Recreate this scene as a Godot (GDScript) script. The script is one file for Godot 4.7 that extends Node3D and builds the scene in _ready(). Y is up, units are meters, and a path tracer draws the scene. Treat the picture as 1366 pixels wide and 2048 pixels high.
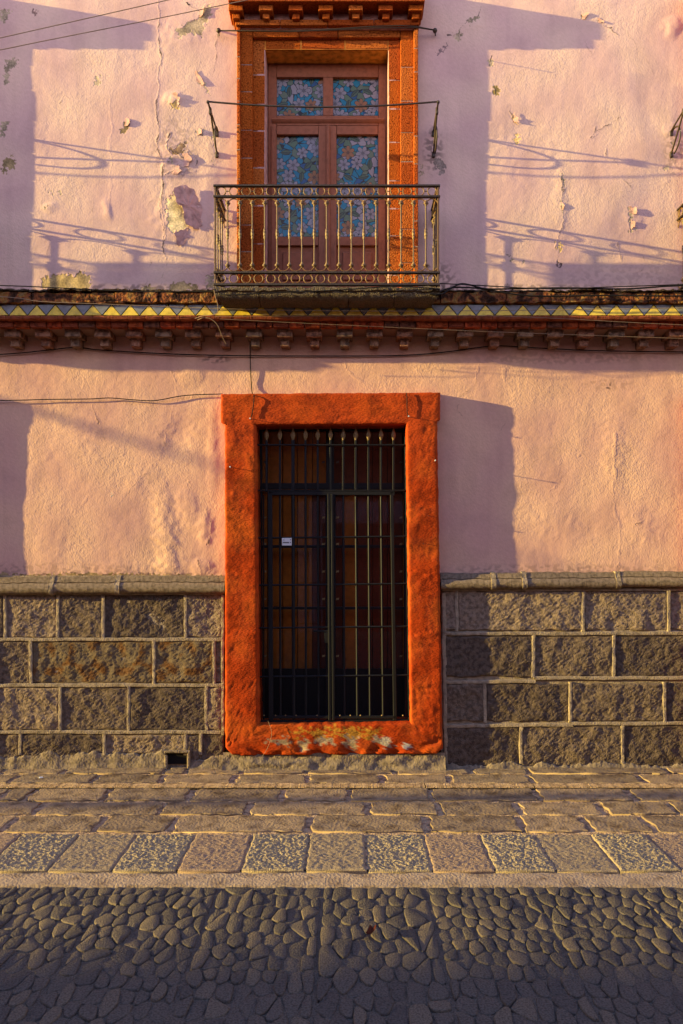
extends Node3D

const E := 1.65       # eye height
const D := 6.3        # camera distance from the facade (z = 0)
const F := 1680.0
const REP := 3.405    # spacing of the window bays
const SUN := Vector3(1.0, -0.168, -0.1695)
var rng := RandomNumberGenerator.new()
var nz := FastNoiseLite.new()
var counts := {}
var M := {}
var T := {}


# ------------------------------------------------------------------ mesh builder
class MB:
	var v := PackedVector3Array()
	var n := PackedVector3Array()
	var uv := PackedVector2Array()
	var c := PackedColorArray()
	var i := PackedInt32Array()
	var col := Color.WHITE
	var colored := false

	func vert(p: Vector3, nn: Vector3, u := Vector2.ZERO) -> int:
		v.push_back(p)
		n.push_back(nn)
		uv.push_back(u)
		c.push_back(col)
		return v.size() - 1

	func tri(a: int, b: int, d: int) -> void:
		var g := (v[b] - v[a]).cross(v[d] - v[a])
		i.push_back(a)
		if g.dot(n[a] + n[b] + n[d]) > 0.0:
			i.push_back(d)
			i.push_back(b)
		else:
			i.push_back(b)
			i.push_back(d)

	func quad(a: int, b: int, d: int, e: int) -> void:
		tri(a, b, d)
		tri(a, d, e)

	func box(ce: Vector3, s: Vector3, bev := 0.004, bs := Basis.IDENTITY) -> void:
		var h := s * 0.5
		bev = minf(bev, minf(h.x, minf(h.y, h.z)) * 0.7)
		var b0 := v.size()
		for a in 3:
			var ua := 1 if a == 0 else 0
			var va := 1 if a == 2 else 2
			for sa in 2:
				var nn := Vector3.ZERO
				nn[a] = sa * 2 - 1
				for su in 2:
					for sv in 2:
						var p := Vector3.ZERO
						p[a] = (sa * 2 - 1) * h[a]
						p[ua] = (su * 2 - 1) * (h[ua] - bev)
						p[va] = (sv * 2 - 1) * (h[va] - bev)
						vert(ce + bs * p, bs * nn, Vector2(su, sv))
		for a in 3:
			for sa in 2:
				var q := b0 + a * 8 + sa * 4
				quad(q, q + 2, q + 3, q + 1)
		if bev <= 0.0:
			return
		for s0 in 2:
			for s1 in 2:
				for t in 1:
					# x/y edges, x/z edges, y/z edges
					quad(b0 + s0 * 4 + s1 * 2, b0 + s0 * 4 + s1 * 2 + 1, b0 + 8 + s1 * 4 + s0 * 2 + 1, b0 + 8 + s1 * 4 + s0 * 2)
					quad(b0 + s0 * 4 + s1, b0 + s0 * 4 + 2 + s1, b0 + 16 + s1 * 4 + s0 * 2 + 1, b0 + 16 + s1 * 4 + s0 * 2)
					quad(b0 + 8 + s0 * 4 + s1, b0 + 8 + s0 * 4 + 2 + s1, b0 + 16 + s1 * 4 + 2 + s0, b0 + 16 + s1 * 4 + s0)
		for sx in 2:
			for sy in 2:
				for sz in 2:
					tri(b0 + sx * 4 + sy * 2 + sz, b0 + 8 + sy * 4 + sx * 2 + sz, b0 + 16 + sz * 4 + sx * 2 + sy)

	func tube(pts: PackedVector3Array, r: float, sides := 6, closed := false) -> void:
		var m := pts.size()
		var b0 := v.size()
		var last_side := Vector3.ZERO
		for k in m:
			var a := pts[(k - 1 + m) % m] if closed else pts[maxi(k - 1, 0)]
			var b := pts[(k + 1) % m] if closed else pts[mini(k + 1, m - 1)]
			var d := (b - a).normalized()
			var side := last_side - d * last_side.dot(d)
			if side.length() < 0.1:
				side = d.cross(Vector3.UP if absf(d.y) < 0.9 else Vector3.RIGHT)
			side = side.normalized()
			last_side = side
			var up := d.cross(side)
			for s in sides:
				var an := TAU * s / sides
				var nn := side * cos(an) + up * sin(an)
				vert(pts[k] + nn * r, nn)
		for k in (m if closed else m - 1):
			var k2 := (k + 1) % m
			for s in sides:
				var s2 := (s + 1) % sides
				quad(b0 + k * sides + s, b0 + k * sides + s2, b0 + k2 * sides + s2, b0 + k2 * sides + s)
		if not closed:
			for e in 2:
				var k := 0 if e == 0 else m - 1
				var nn := (pts[0] - pts[1]).normalized() if e == 0 else (pts[m - 1] - pts[m - 2]).normalized()
				var f := v.size()
				for s in sides:
					vert(v[b0 + k * sides + s], nn)
				for s in sides - 2:
					tri(f, f + s + 1, f + s + 2)

	func lathe(prof: PackedVector2Array, segs: int, at: Vector3, flat := 1.0) -> void:
		var m := prof.size()
		var b0 := v.size()
		for k in m:
			var d := prof[mini(k + 1, m - 1)] - prof[maxi(k - 1, 0)]
			var nr := Vector2(d.y, -d.x).normalized()
			if nr.x < 0.0 and absf(d.y) > 0.00001:
				nr = -nr
			for s in segs:
				var an := TAU * s / segs
				vert(at + Vector3(cos(an) * prof[k].x, prof[k].y, sin(an) * prof[k].x * flat), Vector3(cos(an) * nr.x, nr.y, sin(an) * nr.x / flat).normalized())
		for k in m - 1:
			for s in segs:
				var s2 := (s + 1) % segs
				quad(b0 + k * segs + s, b0 + k * segs + s2, b0 + (k + 1) * segs + s2, b0 + (k + 1) * segs + s)

	# grid of points, row by row (nu along a row); normals from neighbours; du x dv points out unless flip
	func grid(pts: PackedVector3Array, nu: int, nv: int, wrap := false, flip := false, uvs := PackedVector2Array(), skip := PackedByteArray()) -> void:
		var b0 := v.size()
		var sg := -1.0 if flip else 1.0
		for j in nv:
			var ja := maxi(j - 1, 0) * nu
			var jb := mini(j + 1, nv - 1) * nu
			for k in nu:
				var ka := (k - 1 + nu) % nu if wrap else maxi(k - 1, 0)
				var kb := (k + 1) % nu if wrap else mini(k + 1, nu - 1)
				var nn := (pts[j * nu + kb] - pts[j * nu + ka]).cross(pts[jb + k] - pts[ja + k]) * sg
				v.push_back(pts[j * nu + k])
				n.push_back(nn.normalized())
				uv.push_back(uvs[j * nu + k] if uvs.size() else Vector2.ZERO)
				c.push_back(col)
		for j in nv - 1:
			for k in (nu if wrap else nu - 1):
				if skip.size() and skip[j * nu + k]:
					continue
				var k2 := (k + 1) % nu
				var a := b0 + j * nu + k
				var b := b0 + j * nu + k2
				var d := b + nu
				var e := a + nu
				if flip:
					i.append_array(PackedInt32Array([a, b, d, a, d, e]))
				else:
					i.append_array(PackedInt32Array([a, d, b, a, e, d]))

	# a profile in (z, y), from the wall over the top and down back to the wall, drawn out along x
	func extrude(prof: PackedVector2Array, x0: float, x1: float, step: float, nzr: FastNoiseLite, amp := 0.0, freq := 10.0) -> void:
		var m := prof.size()
		var nx := maxi(1, int(ceil((x1 - x0) / step)))
		var segn := []
		for k in m - 1:
			var d := (prof[k + 1] - prof[k]).normalized()
			segn.append(Vector2(-d.y, d.x))
		for k in m - 1:
			var na: Vector2 = segn[k]
			var nb: Vector2 = segn[k]
			if k > 0 and na.dot(segn[k - 1]) > 0.72:
				na = (na + segn[k - 1]).normalized()
			if k < m - 2 and nb.dot(segn[k + 1]) > 0.72:
				nb = (nb + segn[k + 1]).normalized()
			var f := v.size()
			for s in nx + 1:
				var x := lerpf(x0, x1, float(s) / nx)
				for e in 2:
					var q := prof[k + e]
					var nn: Vector2 = na if e == 0 else nb
					var p := Vector3(x, q.y, q.x)
					if amp > 0.0:
						p.y += nzr.get_noise_3d(x * freq, q.y * freq, 7.0 + q.x * freq) * amp
						p.z += nzr.get_noise_3d(x * freq, q.y * freq, 31.0 + q.x * freq) * amp
					vert(p, Vector3(0, nn.y, nn.x), Vector2(x, q.y))
			for s in nx:
				quad(f + s * 2, f + s * 2 + 1, f + s * 2 + 3, f + s * 2 + 2)
		var tr := Geometry2D.triangulate_polygon(prof)
		for e in 2:
			var f := v.size()
			for q in prof:
				vert(Vector3(x0 if e == 0 else x1, q.y, q.x), Vector3(-1 if e == 0 else 1, 0, 0))
			for t in range(0, tr.size(), 3):
				tri(f + tr[t], f + tr[t + 1], f + tr[t + 2])

	func mesh() -> ArrayMesh:
		var arr := []
		arr.resize(Mesh.ARRAY_MAX)
		arr[Mesh.ARRAY_VERTEX] = v
		arr[Mesh.ARRAY_NORMAL] = n
		arr[Mesh.ARRAY_TEX_UV] = uv
		if colored:
			arr[Mesh.ARRAY_COLOR] = c
		arr[Mesh.ARRAY_INDEX] = i
		var m := ArrayMesh.new()
		m.add_surface_from_arrays(Mesh.PRIMITIVE_TRIANGLES, arr)
		return m


# ------------------------------------------------------------------ places
func P(px: float, py: float, z := 0.0) -> Vector3:
	var k := (D - z) / F
	return Vector3((px - 700.0) * k, E + (1095.0 - py) * k, z)

func X(px: float, z := 0.0) -> float:
	return (px - 700.0) * (D - z) / F

func Y(py: float, z := 0.0) -> float:
	return E + (1095.0 - py) * (D - z) / F

func ZG(py: float, h := 0.0) -> float:
	return D - F * (E - h) / (py - 1095.0)


# ------------------------------------------------------------------ nodes
func numbered(called: String) -> String:
	var k: int = counts.get(called, 0)
	counts[called] = k + 1
	return called if k == 0 else "%s_%03d" % [called, k]

func tag(o: Node, label: String, category := "", group := "", kind := "") -> Node:
	if label:
		o.set_meta("label", label)
	if category:
		o.set_meta("category", category)
	if group:
		o.set_meta("group", group)
	if kind:
		o.set_meta("kind", kind)
	return o

func thing(called: String, label: String, category: String, at := Vector3.ZERO, group := "") -> Node3D:
	var o := Node3D.new()
	o.name = numbered(called)
	add_child(o)
	o.position = at
	tag(o, label, category, group)
	return o

func obj(called: String, m, mat: Material, parent: Node = null) -> MeshInstance3D:
	var o := MeshInstance3D.new()
	o.mesh = m.mesh() if m is MB else m
	o.material_override = mat
	if parent == null:
		o.name = numbered(called)
		add_child(o)
	else:
		o.name = called
		parent.add_child(o, true)
		if parent.get_parent() == self and parent.position != Vector3.ZERO:
			o.position = -parent.position
	return o

func piece(called: String, parent: Node) -> Node3D:
	var o := Node3D.new()
	o.name = called
	parent.add_child(o, true)
	return o

func copy_thing(o: Node3D, dx: float, label: String) -> Node3D:
	var c: Node3D = o.duplicate()
	c.name = numbered(String(o.name).split("_0")[0])
	add_child(c)
	c.position = o.position + Vector3(dx, 0, 0)
	c.set_meta("label", label)
	return c


# ------------------------------------------------------------------ materials
func lin(r: float, g: float, b: float) -> Color:
	return Color(r, g, b).linear_to_srgb()

func fnl(type: int, freq: float, sd: int, oct := 1) -> FastNoiseLite:
	var f := FastNoiseLite.new()
	f.noise_type = type
	f.frequency = freq
	f.seed = sd
	f.fractal_type = FastNoiseLite.FRACTAL_FBM if oct > 1 else FastNoiseLite.FRACTAL_NONE
	f.fractal_octaves = oct
	return f

func noise_tex(f: FastNoiseLite, ramp: Array, size := 512) -> NoiseTexture2D:
	var t := NoiseTexture2D.new()
	t.width = size
	t.height = size
	t.seamless = true
	t.noise = f
	if ramp.size():
		var g := Gradient.new()
		var offs := PackedFloat32Array()
		var cols := PackedColorArray()
		for k in ramp.size():
			offs.append(ramp[k][0])
			cols.append(ramp[k][1])
		g.offsets = offs
		g.colors = cols
		t.color_ramp = g
	return t

func mat(r: float, g: float, b: float, rough := 0.9, tex: Texture2D = null, bump: Texture2D = null, bump_cm := 0.5, per_m := 1.0, spec := 0.16) -> StandardMaterial3D:
	var m := StandardMaterial3D.new()
	m.albedo_color = lin(r, g, b)
	m.roughness = rough
	m.metallic_specular = spec
	m.albedo_texture = tex
	if bump:
		m.heightmap_enabled = true
		m.heightmap_texture = bump
		m.heightmap_scale = bump_cm
	if tex or bump:
		m.uv1_triplanar = true
		m.uv1_world_triplanar = true
		m.uv1_scale = Vector3.ONE * per_m
	return m

func g(x: float) -> Color:
	return Color(x, x, x)

func make_materials() -> void:
	var PER := FastNoiseLite.TYPE_PERLIN
	var SIM := FastNoiseLite.TYPE_SIMPLEX_SMOOTH
	var CEL := FastNoiseLite.TYPE_CELLULAR
	T.mottle = noise_tex(fnl(SIM, 0.012, 3, 5), [[0.0, g(0.62)], [0.35, g(0.84)], [0.6, g(0.95)], [1.0, g(1.0)]])
	T.soft = noise_tex(fnl(SIM, 0.012, 23, 5), [[0.0, g(0.80)], [0.5, g(0.95)], [1.0, g(1.0)]])
	T.fine = noise_tex(fnl(SIM, 0.10, 24, 4), [[0.0, g(0.6)], [0.42, g(0.86)], [0.55, g(0.97)], [1.0, g(1.0)]])
	T.mottle_warm = noise_tex(fnl(SIM, 0.015, 5, 5), [[0.0, Color(0.5, 0.47, 0.46)], [0.4, Color(0.8, 0.77, 0.74)], [0.62, Color(1.0, 0.95, 0.88)], [1.0, Color(1.0, 1.0, 0.95)]])
	T.flagtone = noise_tex(fnl(SIM, 0.010, 6, 6), [[0.0, Color(0.62, 0.58, 0.56)], [0.35, Color(0.86, 0.84, 0.82)], [0.6, Color(0.98, 0.97, 0.95)], [1.0, Color(1.0, 0.97, 0.92)]])
	T.grain = noise_tex(fnl(SIM, 0.06, 8, 4), [])
	T.rusty = noise_tex(fnl(SIM, 0.006, 27, 5), [[0.0, Color(0.86, 0.86, 0.88)], [0.5, Color(0.95, 0.95, 0.95)], [0.66, Color(0.92, 0.82, 0.72)], [0.8, Color(0.88, 0.70, 0.54)], [1.0, Color(0.75, 0.58, 0.44)]])
	T.cantera = noise_tex(fnl(SIM, 0.07, 33, 5), [[0.0, Color(0.36, 0.30, 0.28)], [0.20, Color(0.55, 0.5, 0.48)], [0.27, Color(0.84, 0.82, 0.8)], [0.6, Color(0.93, 0.92, 0.91)], [1.0, Color(1, 1, 1)]])
	T.grit = noise_tex(fnl(SIM, 0.12, 9, 3), [])
	T.pits = noise_tex(fnl(CEL, 0.05, 12, 2), [[0.0, g(0.0)], [0.35, g(0.7)], [1.0, g(1.0)]])
	T.stone = noise_tex(fnl(SIM, 0.03, 14, 5), [[0.0, g(0.62)], [0.42, g(0.84)], [0.6, g(0.97)], [1.0, g(1.0)]])
	T.speckle = noise_tex(fnl(SIM, 0.14, 15, 3), [[0.0, g(0.35)], [0.38, g(0.72)], [0.48, g(0.94)], [1.0, g(1.0)]])
	T.moss = noise_tex(fnl(SIM, 0.035, 16, 5), [[0.0, Color(0.28, 0.26, 0.25)], [0.45, Color(0.5, 0.44, 0.38)], [0.58, Color(0.85, 0.7, 0.45)], [0.7, Color(0.75, 0.72, 0.66)], [1.0, Color(1.0, 0.95, 0.8)]])
	T.brickdirt = noise_tex(fnl(SIM, 0.02, 17, 5), [[0.0, Color(0.22, 0.2, 0.2)], [0.36, Color(0.52, 0.42, 0.37)], [0.52, Color(0.9, 0.62, 0.46)], [0.66, Color(0.95, 0.8, 0.5)], [1.0, Color(0.8, 0.8, 0.75)]])
	T.wood = noise_tex(fnl(SIM, 0.02, 18, 4), [[0.0, g(0.86)], [0.5, g(0.96)], [1.0, g(1.0)]])
	T.rust = noise_tex(fnl(SIM, 0.08, 19, 4), [[0.0, Color(0.35, 0.28, 0.22)], [0.42, Color(0.75, 0.62, 0.45)], [0.6, Color(1.0, 0.88, 0.6)], [1.0, Color(0.9, 0.95, 0.9)]])
	# painted and bare stone
	M.paint = mat(0.40, 0.075, 0.02, 0.75, T.soft, T.grain, 0.26, 1.6, 0.1)
	M.paint.uv1_scale = Vector3(1.1, 2.8, 1.6)
	M.paint.vertex_color_use_as_albedo = true
	M.paint.albedo_color = Color.WHITE
	M.cantera = [mat(0.47, 0.110, 0.018, 0.9, T.cantera, T.grit, 1.1, 1.6, 0.08), mat(0.40, 0.085, 0.018, 0.9, T.cantera, T.grit, 1.1, 1.5, 0.08), mat(0.50, 0.140, 0.030, 0.9, T.cantera, T.grit, 1.1, 1.4, 0.08)]
	M.cantera_gap = mat(0.36, 0.25, 0.2, 0.95, T.mottle, T.grain, 0.3, 2.0)
	M.reveal = mat(0.74, 0.30, 0.05, 0.8, T.mottle, T.grain, 0.15, 2.0)
	M.reveal_pink = mat(0.55, 0.32, 0.28, 0.85, T.mottle, T.grain, 0.15, 2.0)
	M.dado = [mat(0.172, 0.124, 0.088, 0.98, T.stone, T.grit, 0.45, 1.5), mat(0.122, 0.088, 0.065, 0.98, T.stone, T.grit, 0.45, 1.4), mat(0.26, 0.188, 0.132, 0.98, T.stone, T.grit, 0.45, 1.6)]
	M.dado_rust = mat(0.17, 0.125, 0.078, 0.95, T.rusty, T.grit, 0.6, 1.9)
	M.mortar = mat(0.34, 0.262, 0.178, 0.95, T.mottle, T.grain, 0.4, 2.2)
	M.mortar_rough = mat(0.235, 0.178, 0.122, 0.95, T.stone, T.grain, 0.4, 1.4)
	M.mould = mat(0.24, 0.178, 0.120, 0.95, T.stone, T.grit, 0.5, 1.8)
	M.flag = [mat(0.25, 0.184, 0.118, 0.95, T.flagtone, T.grain, 0.35, 1.3), mat(0.215, 0.158, 0.104, 0.95, T.flagtone, T.grain, 0.35, 1.1), mat(0.285, 0.207, 0.130, 0.95, T.flagtone, T.grain, 0.35, 1.5)]
	M.flag_mortar = mat(0.46, 0.34, 0.22, 0.95, T.mottle_warm, T.grain, 0.6, 2.0)
	M.kerb_rough = mat(0.34, 0.262, 0.16, 0.98, T.fine, T.grit, 0.5, 2.0, 0.05)
	M.kerb_fine = [mat(0.37, 0.277, 0.172, 0.9, T.speckle, T.grit, 0.4, 2.6), mat(0.385, 0.265, 0.170, 0.9, T.speckle, T.grit, 0.4, 2.5)]
	M.gutter = mat(0.34, 0.255, 0.175, 0.95, T.flagtone, T.grain, 0.4, 1.7)
	M.cobble = [mat(0.118, 0.096, 0.073, 0.8, T.fine, T.grit, 0.4, 1.6), mat(0.098, 0.081, 0.064, 0.8, T.fine, T.grit, 0.4, 1.4), mat(0.150, 0.117, 0.081, 0.8, T.fine, T.grit, 0.4, 1.8)]
	M.cobble_bed = mat(0.130, 0.102, 0.074, 0.9, T.fine, T.grit, 0.4, 1.8)
	M.asphalt = mat(0.10, 0.085, 0.07, 0.9, T.stone, T.grit, 0.4, 1.0)
	M.ground = mat(0.14, 0.12, 0.10, 0.95)
	# cornice
	M.ledge = mat(0.30, 0.22, 0.16, 0.95, T.brickdirt, T.grain, 0.8, 1.1)
	M.ledge_dark = mat(0.11, 0.095, 0.085, 0.95, T.moss, T.grain, 0.8, 1.6)
	M.terracotta = mat(0.30, 0.085, 0.04, 0.85, T.mottle, T.grain, 0.4, 2.0)
	M.brick = [mat(0.36, 0.075, 0.034, 0.85, T.mottle_warm, T.grain, 0.5, 2.2), mat(0.20, 0.055, 0.032, 0.85, T.mottle_warm, T.grain, 0.5, 2.0), mat(0.16, 0.07, 0.05, 0.85, T.mottle_warm, T.grain, 0.5, 2.6), mat(0.31, 0.075, 0.03, 0.85, T.mottle_warm, T.grain, 0.5, 1.8)]
	M.brick_gap = mat(0.22, 0.13, 0.10, 0.95)
	M.bracket = [mat(0.27, 0.165, 0.12, 0.9, T.mottle_warm, T.grain, 0.5, 2.4), mat(0.28, 0.15, 0.108, 0.9, T.mottle_warm, T.grain, 0.5, 2.2), mat(0.235, 0.165, 0.125, 0.9, T.mottle_warm, T.grain, 0.5, 2.0)]
	M.tile_yellow = mat(0.80, 0.58, 0.06, 0.35, T.soft, null, 0.0, 3.0, 0.5)
	M.tile_blue = mat(0.19, 0.20, 0.215, 0.35, T.soft, null, 0.0, 3.0, 0.5)
	M.slab = mat(0.17, 0.13, 0.082, 0.95, T.speckle, T.grit, 0.9, 1.4)
	# iron and joinery
	M.iron_gold = mat(0.135, 0.084, 0.038, 0.5, T.rust, T.grit, 0.12, 5.0, 0.5)
	M.iron_ring = mat(0.22, 0.14, 0.055, 0.5, T.rust, T.grit, 0.12, 5.0, 0.5)
	M.iron_rail = mat(0.028, 0.016, 0.010, 0.55, T.rust, T.grit, 0.12, 5.0, 0.5)
	M.iron_knot = mat(0.33, 0.29, 0.21, 0.6, T.rust, T.grit, 0.12, 6.0, 0.5)
	M.iron_dark = mat(0.05, 0.035, 0.025, 0.55, T.rust, T.grit, 0.1, 5.0, 0.5)
	M.iron_black = mat(0.0105, 0.0105, 0.0115, 0.45, null, null, 0.0, 1.0, 0.3)
	M.spear = mat(0.24, 0.20, 0.12, 0.5, T.rust, T.grit, 0.1, 5.0, 0.5)
	M.wood = mat(0.30, 0.115, 0.065, 0.55, T.wood, T.grain, 0.05, 2.0)
	M.wood_amber = mat(0.27, 0.085, 0.012, 0.6, T.wood, T.grain, 0.1, 1.5)
	M.wood_red = mat(0.085, 0.022, 0.011, 0.6, T.wood, T.grain, 0.1, 1.5)
	M.wood_gate = mat(0.20, 0.055, 0.030, 0.7, T.wood, T.grain, 0.1, 1.5)
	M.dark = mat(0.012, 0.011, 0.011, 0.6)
	M.room = mat(0.10, 0.07, 0.05, 0.9)
	M.glass = StandardMaterial3D.new()
	M.glass.albedo_color = Color(0.06, 0.06, 0.06, 0.04)
	M.glass.transparency = BaseMaterial3D.TRANSPARENCY_ALPHA
	M.glass.roughness = 0.02
	M.glass.metallic_specular = 0.55
	M.white = mat(0.62, 0.62, 0.6, 0.5)
	M.ink = mat(0.04, 0.04, 0.05, 0.6)
	M.cable = mat(0.016, 0.014, 0.013, 0.6)
	M.cable_pale = mat(0.24, 0.17, 0.11, 0.6)
	M.bare = mat(0.40, 0.33, 0.19, 0.95, T.moss, T.grit, 0.6, 2.2)
	M.flake = mat(0.60, 0.35, 0.29, 0.85, T.mottle, T.grain, 0.15, 2.0)
	M.house = mat(0.56, 0.31, 0.25, 0.9, T.mottle, T.grain, 0.4, 0.7)


# ------------------------------------------------------------------ shapes
func disp(p: Vector3, layers: Array) -> float:
	var s := 0.0
	for l in layers:
		s += nz.get_noise_3dv(p * l[1]) * l[0]
	return s

# a stone: a rough cushion face in (u, v) raised along w, with skirts; u x v = w
func stone_block(o: Transform3D, u0: float, u1: float, v0: float, v1: float, w0: float, w1: float, step: float, layers: Array, er: float, wob: float, shear := 0.0) -> MB:
	var mb := MB.new()
	var us := lines(u0, u1, step, er)
	var vs := lines(v0, v1, step, er)
	var nu := us.size()
	var nv := vs.size()
	var pts := PackedVector3Array()
	pts.resize(nu * nv)
	for j in nv:
		for k in nu:
			var u: float = us[k]
			var v: float = vs[j]
			var du := minf(u - u0, u1 - u)
			var dv := minf(v - v0, v1 - v)
			var q := Vector3(u, v, w0)
			var wu := nz.get_noise_3d(v * 9.0, u0 * 3.7 if u - u0 < u1 - u else u1 * 5.1, 3.0) * wob
			var wv := nz.get_noise_3d(u * 9.0, v0 * 3.7 if v - v0 < v1 - v else v1 * 5.1, 9.0) * wob
			var fall := 0.0
			for d in [du, dv]:
				if d < er:
					fall += er - sqrt(maxf(0.0, er * er - (er - d) * (er - d)))
			var edge := clampf(minf(du, dv) / (er * 1.5), 0.0, 1.0)
			var w: float = w1 - minf(fall, er) + disp(q + Vector3(u0 * 3.0, v0 * 7.0, 0), layers) * (0.25 + 0.75 * edge)
			u += wu * clampf(1.0 - du / 0.08, 0.0, 1.0) + shear * (v - v0)
			v += wv * clampf(1.0 - dv / 0.08, 0.0, 1.0)
			pts[j * nu + k] = o * Vector3(u, v, w)
	mb.grid(pts, nu, nv)
	# skirts
	var down := o.basis * Vector3(0, 0, 1)
	var rim := []
	for k in nu:
		rim.append(k)
	for j in range(1, nv):
		rim.append(j * nu + nu - 1)
	for k in range(nu - 2, -1, -1):
		rim.append((nv - 1) * nu + k)
	for j in range(nv - 2, 0, -1):
		rim.append(j * nu)
	var ce := o * Vector3((u0 + u1) * 0.5, (v0 + v1) * 0.5, w0)
	var b0 := mb.v.size()
	for r in rim:
		var p: Vector3 = pts[r]
		var h := (p - ce).dot(down)
		var out := (p - ce - down * h).normalized()
		mb.vert(p, out)
		mb.vert(p - down * h, out)
	var m := rim.size()
	for k in m:
		var a := b0 + k * 2
		var b := b0 + ((k + 1) % m) * 2
		mb.quad(a, a + 1, b + 1, b)
	return mb

func lines(a: float, b: float, step: float, er: float) -> PackedFloat32Array:
	er = minf(er, (b - a) * 0.25)
	var o := PackedFloat32Array([a, a + er * 0.12, a + er * 0.45, a + er])
	var m := maxi(1, int(round((b - a - 2.0 * er) / step)))
	for k in range(1, m):
		o.append(lerpf(a + er, b - er, float(k) / m))
	o.append_array(PackedFloat32Array([b - er, b - er * 0.45, b - er * 0.12, b]))
	return o

# a wall face as a height field with openings
func wall_face(x0: float, x1: float, y0: float, y1: float, step: float, holes: Array, layers: Array, lumps: Array) -> MB:
	var mb := MB.new()
	var nu := int((x1 - x0) / step) + 1
	var nv := int((y1 - y0) / step) + 1
	var pts := PackedVector3Array()
	var uvs := PackedVector2Array()
	var skip := PackedByteArray()
	pts.resize(nu * nv)
	uvs.resize(nu * nv)
	skip.resize(nu * nv)
	for j in nv:
		var y := lerpf(y0, y1, float(j) / (nv - 1))
		for k in nu:
			var x := lerpf(x0, x1, float(k) / (nu - 1))
			var z := 0.0
			for l in layers:
				z += nz.get_noise_2d(x * l[1], y * l[2]) * l[0]
			pts[j * nu + k] = Vector3(x, y, z)
			uvs[j * nu + k] = Vector2((x - x0) / (x1 - x0), (y1 - y) / (y1 - y0))
			for h in holes:
				if h.has_point(Vector2(x, y)):
					skip[j * nu + k] = 1
	for l in lumps:   # [px, py, rx, ry, height m, tilt]
		var c := P(l[0], l[1])
		var rx: float = l[2] / 266.7
		var ry: float = l[3] / 266.7
		var ex := maxf(rx, ry) * 1.6
		for j in range(maxi(0, int((c.y - ex - y0) / step)), mini(nv, int((c.y + ex - y0) / step) + 2)):
			for k in range(maxi(0, int((c.x - ex - x0) / step)), mini(nu, int((c.x + ex - x0) / step) + 2)):
				var q := pts[j * nu + k]
				var dx := q.x - c.x
				var dy := q.y - c.y
				dx += l[5] * dy + nz.get_noise_2d(q.x * 14.0, q.y * 14.0) * rx * 0.22
				var d := sqrt(dx * dx / (rx * rx) + dy * dy / (ry * ry))
				if d < 1.0:
					q.z += 0.7 * l[4] * (1.0 - d * d) * (1.0 - d * d)
					pts[j * nu + k] = q
	mb.grid(pts, nu, nv, false, false, uvs, skip)
	return mb

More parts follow.
